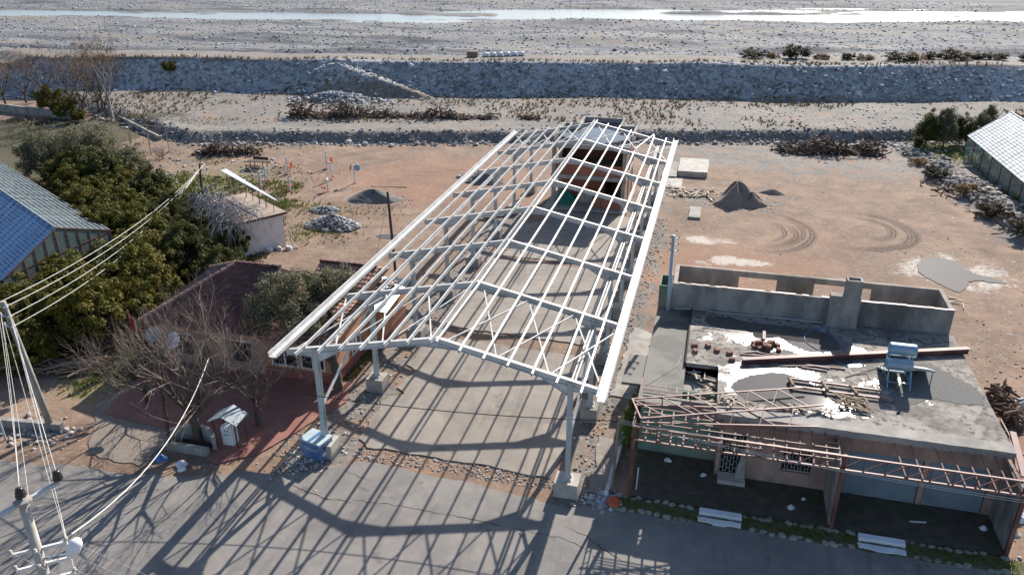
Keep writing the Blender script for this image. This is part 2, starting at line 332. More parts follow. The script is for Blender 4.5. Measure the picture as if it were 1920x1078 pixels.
def height(x, y):
    x = np.asarray(x, float); y = np.asarray(y, float); t, n = tn(x, y)
    n_ = n + 0.9 * vn(x, y, 3.5, 1) + 0.5 * vn(x, y, 1.2, 2)
    z = 1.0 * sst(n_, step_n(t) - 0.2, step_n(t) + 1.7)
    z = z + 0.35 * vn(x, y, 9, 3) * sst(n, step_n(t) + 2, step_n(t) + 6)
    # embankment
    nb = n + 2.4 * vn(x, y, 17, 4) + 0.5 * vn(x, y, 3.5, 5)
    base = 110.9 + 1.0 * sst(-t, 10, 60) - 1.0 * sst(t, 20, 70)
    up = np.clip((nb - base) / (115.6 - base), 0, 1); up = np.where(up < .06, up * .5, up)
    down = 1 - np.clip((nb - 122.5) / 6.0, 0, 1)
    z = z + 3.9 * up * down
    # rubble spill where the bank is breached
    zr = 1.0 + 3.9 * (1 - np.clip((t + 31) / 14.0, 0, 1)); zr = np.minimum(zr, (n - 108.2 - np.clip(-31 - t, 0, 9) * .4) * 0.95 + 1.0 + 0.4 * vn(x, y, 2, 15)); zr = np.where((t > -40) & (t < -16) & (n < 113), zr, -9); z = np.maximum(z, zr)
    q = np.hypot((t + 30) / 5.5, (n - 106.2) / 2.6); z = np.where(q < 1, np.maximum(z, 1.0 + 1.3 * np.clip(1 - q, 0, 1) * (0.8 + 0.5 * vn(x, y, 3, 6)) + 0.25 * vn(x, y, 1.2, 6)), z)
    # river bed
    rb = sst(n, 126, 134)
    z = z + rb * (0.9 * vn(t * 0.18, n, 11, 7) + 0.6 * vn(t * .22, n, 4, 8) + 0.2 * vn(x, y, 1.8, 9))
    chm = rb * np.exp(-((n - river_c(t)) / (river_w(t) + .1)) ** 4); z = z - 1.15 * chm + chm * (2.3 * vn(t * .14, n, 5.0, 17) + .7 * vn(t * .4, n, 2.2, 18))
    z = z - rb * 0.8 * np.exp(-((n - 268 - 8 * np.sin(t / 60.)) / 4.0) ** 2) - rb * 0.7 * np.exp(-((n - 156 - 5 * np.sin(t / 33.)) / 1.6) ** 2)
    # stony strip at the right edge of the yard, leaf mould under the orchard
    xr = 19.2 + (88 - y) * 0.17
    z = z + 0.7 * sst(x - xr, 0, 2.2) * (1 - sst(x - xr, 3.5, 6)) * sst(y, 40, 52) * (1 - sst(y, 92, 97)) * (0.7 + vn(x, y, 2.0, 10))
    # slight bumps on open ground, flat under buildings and paving
    flat = np.exp(-(np.clip(np.maximum(np.abs(x + 8) - 23.5, np.maximum(17 - y, y - 48)), 0, 99) / 4) ** 2)
    z = z + (1 - flat) * (0.18 * vn(x, y, 8, 11) + 0.07 * vn(x, y, 1.6, 12) + 0.035 * vn(x, y, 0.5, 13)) * (1 - 0.75 * (np.abs(x - 3) < 16) * (y < 85) * (y > 43))
    z = z + flat * 0.012 * vn(x, y, 1.0, 14) - flat * 0.012
    return z
def hz(x, y): return float(height(np.array([x]), np.array([y]))[0])

def segs(*a):
    out = []
    for lo, hi, st in a: out += list(np.arange(lo, hi, st))
    return np.array(out + [a[-1][1]])
gx = segs((-1600, -260, 60), (-260, -66, 2.2), (-66, 32, 0.28), (32, 60, .8), (60, 130, 2.5), (130, 1600, 70))
gy = segs((-300, 14, 20), (14, 102, 0.28), (102, 135, 0.4), (135, 320, 1.6), (320, 420, 6), (420, 2400, 120))
XX, YY = np.meshgrid(gx, gy); ZZ = height(XX, YY); TT, NN = tn(XX, YY)
nx, ny = len(gx), len(gy)
ii = (np.arange(ny - 1)[:, None] * nx + np.arange(nx - 1)[None, :]).ravel()
gme = np_mesh('ground', np.stack([XX, YY, ZZ], -1), np.stack([ii, ii + 1, ii + nx + 1, ii + nx], 1))
# soil kinds: gravel, grass, riverbed, painted glint ; red soil, leaf mould, dark fines, -
gravel = 0.75 * sst(NN, step_n(TT) - 3, step_n(TT) + 1)
gravel = np.maximum(gravel, 0.8 * sst(XX, 17.5 + (88 - YY) * .17, 20 + (88 - YY) * .17) * (YY > 40))
gravel = np.maximum(gravel, 0.62 * sst(YY, 76, 84) * (XX > -16)); gravel = np.maximum(gravel, 0.55 * (np.abs(XX + 4.1) < 1.3) * (YY < 80))
gravel = np.maximum(gravel, 0.5 * np.exp(-((XX - 1) / 5) ** 2 - ((YY - 69) / 5) ** 2)); gravel = np.maximum(gravel, .6 * (np.abs(XX + 15.9) < 1.2) * (YY < 62))
grass = 0.75 * np.exp(-((XX + 47) / 6.5) ** 2 - ((YY - 61) / 9) ** 2) + 0.4 * np.exp(-((XX + 36) / 6) ** 2 - ((YY - 59.5) / 1.8) ** 2)
grass += 0.9 * np.exp(-((XX - 24) / 3.5) ** 2 - ((YY - 94) / 5) ** 2) + 0.35 * np.exp(-((XX + 31) / 3) ** 2 - ((YY - 54) / 3) ** 2)
grass += .55 * np.exp(-((XX + 30.5) / 2.4) ** 2 - ((YY - 29.5) / 2.0) ** 2)
mould = sst(-XX - 0.35 * (YY - 40), 26.5, 31) * sst(YY, 29.5, 32) * (1 - sst(YY, 56, 66)) + sst(-XX, 60, 68) * sst(YY, 40, 50) * (1 - sst(NN, 95, 100))
river = sst(NN, 120.5, 128)
bankface = sst(NN, 109, 111.5) * (1 - sst(NN, 115.2, 116.2))
pale = np.exp(-((XX - 0.2) / 2.2) ** 2 - ((YY - 59.9) / .9) ** 2) + np.exp(-((XX - 2.2) / 2.6) ** 2 - ((YY - 55.9) / 1.1) ** 2) + 0.8 * np.exp(-((XX - 17) / 4.2) ** 2 - ((YY - 57.6) / 3.4) ** 2)  # patches where sun glint off wet ground is painted as pale colour
red = np.exp(-((XX + 24) / 12) ** 2 - ((YY - 70) / 9) ** 2) + 1.0 * np.exp(-((XX - 2) / 8) ** 2 - ((YY - 55) / 6) ** 2) + .15 * (np.abs(XX + 10) < 6) * (YY < 48) + .5 * np.exp(-((XX - 14.5) / 2) ** 2 - ((YY - 36) / 6) ** 2)
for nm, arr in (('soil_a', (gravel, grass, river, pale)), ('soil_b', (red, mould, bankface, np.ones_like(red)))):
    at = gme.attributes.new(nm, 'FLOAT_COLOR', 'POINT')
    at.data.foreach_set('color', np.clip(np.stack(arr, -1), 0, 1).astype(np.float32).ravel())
def groundmat():
    m, t, b, g = newmat('earth'); pos = g.outputs['Position']
    def attr(nm):
        a = N(t, 'ShaderNodeAttribute', attribute_name=nm); s_ = N(t, 'ShaderNodeSeparateColor'); t.links.new(a.outputs['Color'], s_.inputs[0]); return s_.outputs, a.outputs['Alpha']
    A, pale_ = attr('soil_a'); B, _ = attr('soil_b')
    nb = noise_(t, pos, 0.45, 6, 0.66); nm_ = noise_(t, pos, 2.6, 4, 0.7); nf = noise_(t, pos, 17, 2, 0.7); nl = noise_(t, pos, 0.09, 4, 0.6)
    vo = N(t, 'ShaderNodeTexVoronoi'); t.links.new(pos, vo.inputs['Vector']); vo.inputs['Scale'].default_value = 5.5
    sv = N(t, 'ShaderNodeSeparateColor'); t.links.new(vo.outputs['Color'], sv.inputs[0])
    vr = N(t, 'ShaderNodeTexVoronoi'); t.links.new(pos, vr.inputs['Vector']); vr.inputs['Scale'].default_value = 1.7
    sr = N(t, 'ShaderNodeSeparateColor'); t.links.new(vr.outputs['Color'], sr.inputs[0])
    thr = lambda mask, wdt=0.22, n=nb: ramp(t, math_(t, 'ADD', mask, math_(t, 'MULTIPLY', math_(t, 'SUBTRACT', n, 0.5), 2.6)), 0.5 - wdt, 0.5 + wdt)
    dirt = mixc(t, ramp(t, nb, 0.36, 0.64), (0.25, 0.165, 0.112), (0.165, 0.107, 0.073))
    dirt = mixc(t, thr(B[0], 0.4, nl), dirt, (0.245, 0.135, 0.084))
    dirt = mixc(t, math_(t, 'MULTIPLY', ramp(t, nm_, 0.52, 0.72), 0.55), dirt, (0.12, 0.076, 0.052))
    dirt = mixc(t, math_(t, 'MULTIPLY', ramp(t, nm_, 0.36, 0.28), 0.5), dirt, (0.29, 0.225, 0.175))
    peb = mixc(t, sv.outputs[0], (0.12, 0.11, 0.10), (0.30, 0.275, 0.245))
    col = mixc(t, math_(t, 'MULTIPLY', ramp(t, sv.outputs[1], 0.80, 0.86), 0.5), dirt, peb)
    gr = mixc(t, 0.55, mixc(t, ramp(t, nb, .4, .6), (0.18, 0.158, 0.134), (0.118, 0.102, 0.086)), peb)
    col = mixc(t, thr(A[0]), col, gr)
    col = mixc(t, thr(A[1], 0.18, nm_), col, mixc(t, ramp(t, nf, .4, .6), (0.13, 0.135, 0.035), (0.21, 0.19, 0.075)))
    col = mixc(t, thr(B[1], 0.2), col, mixc(t, ramp(t, nm_, .42, .6), (0.055, 0.045, 0.028), (0.085, 0.075, 0.03)))
    rv = mixc(t, sr.outputs[0], (0.09, 0.094, 0.10), (0.215, 0.218, 0.225)); rv = mixc(t, 0.45, rv, mixc(t, sv.outputs[2], (0.065, 0.068, 0.072), (0.25, 0.252, 0.255)))
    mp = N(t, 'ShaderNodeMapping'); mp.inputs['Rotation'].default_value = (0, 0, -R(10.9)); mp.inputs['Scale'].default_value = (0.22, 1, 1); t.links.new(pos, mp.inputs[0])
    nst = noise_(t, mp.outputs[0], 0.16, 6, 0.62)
    rv = mixc(t, math_(t, 'MULTIPLY', ramp(t, nst, 0.54, 0.59), 0.85), rv, (0.20, 0.175, 0.145))
    rv = mixc(t, math_(t, 'MULTIPLY', ramp(t, nst, 0.46, 0.42), 0.8), rv, (0.05, 0.053, 0.06))  # dark streaks paint in the shade along channel edges
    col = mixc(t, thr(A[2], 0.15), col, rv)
    bk = mixc(t, sr.outputs[1], (0.15, 0.152, 0.156), (0.36, 0.365, 0.375)); bk = mixc(t, math_(t, 'MULTIPLY', ramp(t, sv.outputs[0], .86, .9), .8), bk, (0.45, 0.45, 0.45))
    col = mixc(t, thr(B[2], 0.1), col, bk)
    # pale colour painted in where wet ground glints in the sun
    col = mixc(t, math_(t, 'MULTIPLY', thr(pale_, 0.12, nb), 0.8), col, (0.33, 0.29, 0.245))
    # tyre marks: arcs of turned, damp soil on the yard
    sep = N(t, 'ShaderNodeSeparateXYZ'); t.links.new(pos, sep.inputs[0]); px, py = sep.outputs[0], sep.outputs[1]
    tot = None
    for (cx, cy, r0, wd, a0, a1) in ((11.4, 65.3, 4.4, .7, -2.1, 1.7), (11.7, 65.6, 2.7, .5, -1.5, 1.7), (11.3, 65.5, 5.0, .26, -1.5, .5), (3.1, 63.2, 5.1, .45, -1.5, 1.4), (3.0, 63.4, 4.5, .26, -1.2, .9), (3.3, 63.0, 3.7, .34, -1.3, .8), (3.0, 63.3, 3.1, .26, -1.2, 1.0), (2.4, 63.8, 6.0, .24, -1.1, .3), (2.0, 32.0, 26.6, .3, 1.36, 1.72), (3.0, 31.0, 28.9, .28, 1.34, 1.70), (4.0, 30.5, 30.8, .26, 1.36, 1.6), (2.5, 31.0, 27.6, .26, 1.3, 1.75), (10.0, 90.0, 24.0, .3, -2.0, -1.35), (9.0, 92.0, 27.2, .26, -1.95, -1.3), (6.5, 84.0, 14.0, .22, -2.1, -1.55)):
        dx = math_(t, 'SUBTRACT', px, cx); dy = math_(t, 'SUBTRACT', py, cy)
        rr = math_(t, 'SQRT', math_(t, 'ADD', math_(t, 'MULTIPLY', dx, dx), math_(t, 'MULTIPLY', dy, dy)))
        wob = math_(t, 'MULTIPLY', math_(t, 'SUBTRACT', nb, 0.5), 0.8)
        d_ = math_(t, 'ABSOLUTE', math_(t, 'ADD', math_(t, 'SUBTRACT', rr, r0), wob))
        k = ramp(t, d_, wd, wd * 0.45)
        an = math_(t, 'ARCTAN2', dy, dx)
        rib = math_(t, 'MULTIPLY_ADD', math_(t, 'SINE', math_(t, 'MULTIPLY', math_(t, 'ADD', rr, wob), 22.0)), .35); t.nodes[-1].inputs[2].default_value = .65
        k = math_(t, 'MULTIPLY', math_(t, 'MULTIPLY', k, rib), math_(t, 'MULTIPLY', ramp(t, an, a0, a0 + .8), ramp(t, an, a1, a1 - .8)))
        tot = k if tot is None else math_(t, 'MAXIMUM', tot, k)
    trk = math_(t, 'MULTIPLY', tot, math_(t, 'MULTIPLY', ramp(t, nm_, 0.2, 0.44), ramp(t, nb, .2, .4)))
    col = mixc(t, math_(t, 'MULTIPLY', trk, 1.0), col, (0.06, 0.034, 0.022))
    nt_ = noise_(t, pos, .13, 5, .62); tone = math_(t, 'MULTIPLY_ADD', nt_, .9); t.nodes[-1].inputs[2].default_value = .55; col = mixc(t, 1.0, col, tone, 'MULTIPLY')
    # grit
    col = mixc(t, 1.0, col, math_(t, 'MULTIPLY_ADD', nf, 0.8), 'MULTIPLY'); t.nodes[-2].inputs[2].default_value = 0.6
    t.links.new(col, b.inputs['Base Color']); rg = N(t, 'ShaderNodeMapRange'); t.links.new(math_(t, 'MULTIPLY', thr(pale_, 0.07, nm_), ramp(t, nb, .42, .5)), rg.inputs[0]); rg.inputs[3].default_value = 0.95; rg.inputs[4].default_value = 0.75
    t.links.new(rg.outputs[0], b.inputs['Roughness']); b.inputs['Specular IOR Level'].default_value = 0.4
    hh = math_(t, 'ADD', math_(t, 'MULTIPLY', nm_, 0.9), math_(t, 'ADD', math_(t, 'MULTIPLY', vo.outputs['Distance'], -0.5), math_(t, 'MULTIPLY', nf, .35)))
    hh = math_(t, 'ADD', hh, math_(t, 'MULTIPLY', trk, -0.5)); hh = math_(t, 'ADD', hh, math_(t, 'MULTIPLY', math_(t, 'MULTIPLY', vr.outputs['Distance'], A[2]), -2.2))
    bump_(t, b, hh, 0.4, 0.06)
    return m
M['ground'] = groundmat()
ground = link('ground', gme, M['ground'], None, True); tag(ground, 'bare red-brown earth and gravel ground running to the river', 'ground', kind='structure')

def jag(poly, step=0.45, amp=0.10, seed=1):
    r = random.Random(seed); out = []
    for i in range(len(poly)):
        a = Vector(poly[i]); b = Vector(poly[(i + 1) % len(poly)]); n = max(1, int((b - a).length / step)); d = (b - a).normalized(); pn = Vector((-d.y, d.x))
        for k in range(n):
            e = 0 if (abs(a.x) > 39 or abs(b.x) > 39 or a.y < 18) else amp
            out.append(tuple(a.lerp(b, k / n) + pn * r.uniform(-e, e)))
    return out
road_edge = [(-60, 18.0), (-45, 20.6), (-31, 22.9), (-26.7, 23.6), (-23.4, 23.8), (-20.5, 24.4), (-18.4, 25.3), (-16.8, 25.5), (-15.4, 26.2), (-13.8, 27.25), (-12, 27.1), (-8, 26.85), (-5.6, 26.55), (-4.3, 26.35), (-3.2, 26.7), (-2.6, 26.75), (13, 26.75), (40, 26.9), (70, 27)]
rp = jag(road_edge, 0.4, 0.09, 4)[:-1]
rp = [p for p in rp if p[0] < 69.5] + [(70, 27), (70, 2), (-60, 2)]
b_ = MB().prism(rp, -0.06, 0.035); rd = b_.build('road', M['road']); tag(rd, 'worn grey asphalt road in front of the shed and workshop', 'road', kind='structure')
def slab(name, poly, mat, label, z0=-0.05, z1=0.05, seed=1, amp=0.1, cat='paving'):
    o = MB().prism(jag(poly, 0.4, amp, seed), z0, z1).build(name, mat); return tag(o, label, cat, kind='structure')
slab('asphalt_floor', [(-14.9, 28.7), (-14.2, 28.3), (-9.5, 28.25), (-5.5, 28.15), (-5.3, 29.2), (-5.5, 34.2), (-5.4, 39.2), (-14.9, 39.6), (-15.2, 36.0), (-14.6, 35.4), (-14.8, 33.6), (-14.2, 33.0), (-15.0, 32.4)], M['asphalt'], 'cracked asphalt floor under the front bays of the steel shed', seed=2)
slab('asphalt_floor', [(-14.9, 41.0), (-5.2, 40.6), (-5.3, 46), (-5.2, 51.8), (-14.6, 52.1), (-14.9, 46)], M['asphalt'], 'asphalt floor under the middle bays of the steel shed', seed=3)
slab('asphalt_floor', [(-14.5, 52.9), (-5.2, 52.5), (-5.4, 58), (-5.6, 63.6), (-14.2, 64.2), (-14.4, 60)], M['asphalt'], 'asphalt floor in front of the brick building', seed=4)
slab('asphalt_strip', [(-3.8, 27.6), (-2.85, 27.5), (-2.8, 31.6), (-3.9, 31.8), (-3.7, 29.5)], M['asphalt'], 'narrow asphalt strip beside the workshop yard', seed=5, amp=.08)
slab('asphalt_strip', [(-3.9, 35.5), (-2.5, 35.4), (-2.4, 43), (-3.6, 43.6)], M['conc'], 'broken concrete strip along the workshop side wall', seed=6, amp=.12)
slab('brick_patio', [(-28.6, 30.2), (-28.0, 27.6), (-24.2, 27.2), (-20.3, 25.4), (-18.8, 26.5), (-16.8, 31.6), (-17.4, 33.3), (-28.6, 33.3)], M['paving'], 'red brick paved patio in front of the tiled cottage', seed=7, amp=.04, z1=0.06)
slab('shoulder_apron', [(-26.5, 24.6), (-23.6, 24.4), (-23.4, 26.8), (-28.5, 30.8), (-28.9, 28.3)], M['gravel_tan'], 'gravel driveway beside the brick patio', seed=8, z1=0.02)

def pool(name, pts, z, mat, label, seed, amp=0.25, kind='structure'):
    # smooth irregular outline
    r = random.Random(seed); n = len(pts); out = []
    for i in range(n):
        p0, p1, p2, p3 = [Vector(pts[(i + k - 1) % n]) for k in range(4)]
        for k in range(7):
            u = k / 7.0
            q = 0.5 * ((2 * p1) + (p2 - p0) * u + (2 * p0 - 5 * p1 + 4 * p2 - p3) * u * u + (3 * p1 - p0 - 3 * p2 + p3) * u ** 3)
            out.append((q.x + r.uniform(-amp, amp), q.y + r.uniform(-amp, amp)))
    o = MB().add([(p[0], p[1], z) for p in out], [tuple(range(len(out)))]).build(name, mat); return tag(o, label, 'puddle', kind=kind)
def zmax(pts): return max(hz(*p) for p in pts)
pp = [(15.0, 58.6), (16.3, 60.3), (17.6, 60.0), (18.4, 58.0), (20.2, 56.5), (18.0, 56.3), (16.8, 54.2), (15.6, 55.4), (14.9, 56.8)]
pool('puddle', pp, zmax(pp) + 0.03, M['puddle'], 'large muddy puddle on the open yard behind the workshop', 3, 0.12)
pp = [(-24.9, 54.5), (-23.9, 55.0), (-23.1, 54.8), (-23.4, 54.1), (-24.4, 53.9)]
pool('puddle', pp, zmax(pp) + 0.02, M['puddle'], 'small shallow puddle beside the stone heap', 4, 0.08)
# river water: one sheet in the carved channel
rt = np.arange(-330, 240, 6.0); rv_, rf = [], []
for i, t in enumerate(rt):
    for n in (river_c(t) - 24, river_c(t) + 24):
        rv_.append((0.982 * t - 0.189 * n, 0.189 * t + 0.982 * n, 0.62))
for i in range(len(rt) - 1): rf.append((2 * i, 2 * i + 2, 2 * i + 3, 2 * i + 1))
o = MB().add(rv_, rf).build('river', M['riverwater']); tag(o, 'shallow braided river glinting across the wide gravel bed', 'river', kind='structure')
# long cracks and a seam in the asphalt, as thin open joints
def crack(pts, wd, seed, z=.039):
    r = random.Random(seed); P = []
    for a, b in zip(pts[:-1], pts[1:]):
        a, b = Vector(a), Vector(b); n = max(2, int((b - a).length / .22))
        for k in range(n): P.append(a.lerp(b, k / n) + Vector((r.uniform(-.05, .05), r.uniform(-.05, .05))))
    v, f = [], []
    for i, p in enumerate(P):
        d = (P[min(i + 1, len(P) - 1)] - P[max(i - 1, 0)]).normalized(); n = Vector((-d.y, d.x)); q = wd * r.uniform(.2, 1) * min(1, i / 4, (len(P) - 1 - i) / 4)
        v += [(p.x + n.x * q, p.y + n.y * q, z), (p.x - n.x * q, p.y - n.y * q, z)]
        if i: f.append((2 * i - 2, 2 * i - 1, 2 * i + 1, 2 * i))
    return tag(MB().add(v, f).build('asphalt_crack', M['dark_joint']), 'thin dark crack in the old asphalt', 'crack', kind='structure')
M['dark_joint'] = pm('open_joint', (0.03, 0.025, 0.022), None, 3, 0.95)
crack([(-13.5, 24.6), (-11, 24.75), (-8.6, 24.7), (-6.2, 24.6), (-4.2, 24.5), (-2.6, 23.9)], .025, 1); crack([(-16.5, 24.9), (-14.5, 24.4), (-12.6, 24.5)], .03, 2)
crack([(-14.6, 26.4), (-13.2, 26.0), (-12.4, 26.1)], .025, 3); crack([(-7.4, 30.7), (-6.6, 30.6)], .05, 4, .054); crack([(-4.4, 25.2), (-3.4, 24.9), (-2.4, 24.2), (-1.2, 23.6)], .025, 5)
crack([(-13, 31.2), (-12.2, 32.4), (-12.4, 33.4)], .012, 6, .054); crack([(-9.6, 36.5), (-9.2, 37.6), (-9.5, 38.8)], .012, 7, .054)
# ---------------------------------------------------------------- open steel shed frame
FR = [27.4, 33.3, 39.05, 44.9, 50.6, 56.5, 62.4, 68.6]
RX, RZ, SL = -10.2, 6.72, 0.212
XL, XR = -15.82, -4.6
def rz_(x): return RZ - SL * abs(x - RX)
shed = empty('steel_shed_frame', (RX, 48, 0), 0, 'long roofless shed frame of white steel columns, rafters and purlins over the asphalt floor', 'shed frame')
ped_me = MB()
ped_me.box(-.44, .44, -.42, .42, -.1, .72)
col_m = MB().box(-.1, .1, -.11, -.095, 0, 1).box(-.1, .1, .095, .11, 0, 1).box(-.008, .008, -.095, .095, 0, 1)
plate_m = MB().box(-.2, .2, -.2, .2, .72, .745)
for sx, sy in ((-1, -1), (1, -1), (1, 1), (-1, 1)): plate_m.lathe((sx * .15, sy * .15, .745), [(.03, 0), (.03, .06)], 6)
plate_m.add([(-.19, 0.004, .745), (.19, 0.004, .745), (.1, 0.004, 1.0), (-.1, 0.004, 1.0), (-.19, -.004, .745), (.19, -.004, .745), (.1, -.004, 1.0), (-.1, -.004, 1.0)], [(0, 1, 2, 3), (7, 6, 5, 4)])
for k, y in enumerate(FR):
    for x in (XL, XR):
        zt = rz_(x) - 0.06
        c = MB()
        for (x0, x1, y0, y1) in ((-.1, .1, -.125, -.11), (-.1, .1, .11, .125), (-.008, .008, -.11, .11)):
            c.box(x + x0, x + x1, y + y0, y + y1, .745, zt)
        o = c.build('column', M['steel_dull'], shed)
        pl = MB(); pl.add([(a + x, b + y, z) for a, b, z in plate_m.v], plate_m.f); pl.build('base_plate', M['steel'], o)
        p = MB(); w_ = .46 + .05 * math.sin(k * 3.1 + x); p.box(x - w_, x + w_, y - .44, y + .44, -.1, .72)
        p.build('pedestal', M['conc_pale'] if k == 0 else M['conc'], shed)
    # rafters: I-section in two halves with haunches
    for s in (-1, 1):
        xe = RX + s * 7.05
        a = Vector((RX + s * 0.004, y, RZ - .13)); b = Vector((xe, y, rz_(xe) - .13)); r = MB()
        r.bar(a, b, .012, .24); r.bar(a, b, .17, .02, off=(0, .13)); r.bar(a, b, .17, .02, off=(0, -.13))
        xc = XL if s < 0 else XR
        for e, f_ in ((-1, 1.25), (1, .75)):      # haunch plates either side of the column head
            x1 = xc - s * 1.25 if e < 0 else xc + s * .8
            q = [(xc - (0.1 if x1 < xc else -.1), rz_(xc) - .27), (x1, rz_(x1) - .27), (xc - (0.1 if x1 < xc else -.1), rz_(xc) - .72 if e < 0 else rz_(xc) - .5)]
            r.add([(u, y - .01, v) for u, v in q] + [(u, y + .01, v) for u, v in q], [(0, 1, 2), (5, 4, 3), (0, 3, 4, 1), (1, 4, 5, 2), (2, 5, 3, 0)])
            m1, m2 = Vector((q[1][0], y, q[1][1])), Vector((q[2][0], y, q[2][1])); r.bar(m1, m2, .15, .015)
        # deeper knuckle at the ridge
        q = [(RX + s * .004, RZ - .27), (RX + s * .9, rz_(RX + .9) - .27), (RX + s * .004, RZ - .45)]
        r.add([(u, y - .01, v) for u, v in q] + [(u, y + .01, v) for u, v in q], [(0, 1, 2), (5, 4, 3), (0, 3, 4, 1), (1, 4, 5, 2), (2, 5, 3, 0)])
        r.bar(Vector((q[1][0], y, q[1][1])), Vector((q[2][0], y, q[2][1])), .15, .015)
        r.box(RX + min(0, s * .03) + s * .004, RX + max(0, s * .03) + s * .004, y - .1, y + .1, RZ - .46, RZ + .02)
        o = r.build('rafter', M['steel'], shed)
        for j in range(1, 7):
            xx = RX + s * (.12 + j * 1.0); MB().bar((xx - s * .06, y, rz_(xx) + .01), (xx - s * .06, y, rz_(xx) + .17), .012, .12).build('purlin_cleat', M['steel'], o)
def cpurlin(x, y0, y1, s, h=.13, dx1=0.0, dz=0.0):
    z = rz_(x) + .012 + dz; m = MB(); sl = -s * SL if s else 0
    up = Vector((s * SL, 0, 1)).normalized(); jr = random.Random(int(x * 100)); ys = [y0] + [q for q in FR if y0 + .3 < q < y1 - .3] + [y1]; P = []
    for q in ys: u = (q - y0) / (y1 - y0); P.append(Vector((x + dx1 * u + jr.uniform(-.02, .02), q, rz_(x + dx1 * u) + .012 + dz + jr.uniform(-.008, .012))))
    for a, b in zip(P[:-1], P[1:]):
        m.bar(a, b, .012, h, up=up, off=(-.04, h / 2)); m.bar(a, b, .068, .012, up=up, off=(0, h - .006)); m.bar(a, b, .068, .012, up=up, off=(0, .006))
        m.bar(a, b, .010, .03, up=up, off=(.033, h - .025)); m.bar(a, b, .010, .03, up=up, off=(.033, .025))
    return m
rr = random.Random(5)
for s in (-1, 1):
    for j in range(0, 7):
        x = RX + s * (.12 + j * 1.0)
        y0 = 26.88 - .045 * j + rr.uniform(-.08, .08); y1 = 69.1 + rr.uniform(-.25, .3)
        if s > 0 and j == 4:      # one purlin has slipped sideways in the last bay
            cpurlin(x, y0, 62.6, s).build('purlin', M['steel'], shed)
            cpurlin(x + .02, 62.75, 68.9, s, dx1=.95, dz=.14).build('purlin', M['steel'], shed); continue
        cpurlin(x, y0, y1, s).build('purlin', M['steel'], shed)
    # wide eaves gutter
    xg = RX + s * 7.0; zg = rz_(xg) + .2; g = MB(); a = Vector((xg, 26.25, zg)); b = Vector((xg, 69.0, zg))
    g.bar(a, b, .36, .012, off=(0, .0)); g.bar(a, b, .012, .2, off=(-.18, .1)); g.bar(a, b, .012, .16, off=(.18, .08)); g.bar(a, b, .05, .012, off=(-.2, .2))
    gt = g.build('gutter', M['steel'], shed)
    for yk in FR: MB().bar((xg, yk, rz_(xg) + .005), (xg, yk, zg - .008), .1, .06).build('gutter_bracket', M['steel'], gt)
    # eave struts between column heads, a pair of tubes per bay
    xc = XL if s < 0 else XR
    for k in range(7):
        for e, zz in ((-.07, rz_(xc) - .42), (.07, rz_(xc) - .42)):
            MB().bar((xc + e, FR[k] + .13, zz), (xc + e, FR[k + 1] - .13, zz), .075, .11).build('eave_strut', M['steel'], shed)
    # knee braces in the end bay, column foot to next head
    MB().bar((xc, FR[0] + .14, 2.55), (xc, FR[1] - .14, rz_(xc) - .62), .09, .09).build('wall_brace', M['steel'], shed)
    MB().bar((xc, FR[7] - .14, 2.0), (xc, FR[6] + .14, rz_(xc) - .62), .09, .09).build('wall_brace', M['steel'], shed)
    # roof X-bracing in first and last bay
    for (ya, yb) in ((FR[0], FR[1]), (FR[6], FR[7])):
        for j in range(3):
            xa, xb = RX + s * (.3 + j * 2.2), RX + s * (.3 + (j + 1) * 2.2)
            for q, (u, v) in enumerate(((xa, xb), (xb, xa))):
                o = (-.30 if q else -.235) + .1
                MB().bar((u, ya + .1, rz_(u) + o), (v, yb - .1, rz_(v) + o), .06, .05).build('roof_brace', M['steel'], shed)
# ---------------------------------------------------------------- unfinished brick building at the end of the shed
bb = empty('brick_building', (-10.05, 68, 0), 0, 'unfinished two storey red brick building with concrete frame and water on its flat roof', 'building')
x0, x1, y0, y1 = -13.2, -6.9, 65.0, 71.0
zf = 0.15
MB().box(x0 - .5, x1 + .3, 64.4, 71.2, -.3, zf).build('floor_slab', M['conc'], bb)
for x in (x0, x1 - .32):
    for y in (y0, 67.9, y1 - .32):
        MB().box(x, x + .32, y, y + .32, zf, 2.6).build('column', M['conc'], bb)
        MB().box(x, x + .32, y, y + .32, 2.95, 5.3).build('column', M['conc'], bb)
MB().box(x0 - .05, x1 + .05, y0 - .06, y1 + .05, 2.6, 2.95).build('middle_slab', M['conc'], bb)
rs = MB().box(x0 - .15, x1 + .15, y0 - .25, y1 + .1, 5.3, 5.55); rs.box(-12.0, -8.2, y1 + .1, 74.0, 5.3, 5.55)
rs = rs.build('roof_slab', M['conc'], bb)
pr = MB()
for (a, b, c, d) in ((x0 - .15, x0 + .0, y0 + .9, y1 + .1), (x1 + 0., x1 + .15, y0 + 2.2, y1 + .1), (x0, -12.0, y1 - .05, y1 + .1), (-8.2, x1, y1 - .05, y1 + .1), (-12.0, -11.87, y1 + .1, 74.0), (-8.33, -8.2, y1 + .1, 74.0), (-11.87, -8.33, 73.87, 74.0)):
    pr.box(a, b, c, d, 5.55, 6.0)
pr.build('parapet', M['conc'], bb)
MB().box(x0 - .15, x1 + .15, y0 - .25, y0 - .12, 5.55, 5.63).build('roof_curb', M['conc'], bb)
MB().add([(x0 + .02, y0 + .2, 5.58), (x1 - .02, y0 + .1, 5.58), (x1 - .02, y1 - .06, 5.58), (-8.34, y1 - .06, 5.58), (-8.34, 73.86, 5.58), (-11.86, 73.86, 5.58), (-11.86, y1 - .06, 5.58), (x0 + .02, y1 - .06, 5.58)], [tuple(range(8))]).build('roof_water', watermat('standing_roof_water', (0.02, 0.022, 0.025), 0.06, 0.35, 1.2), bb)
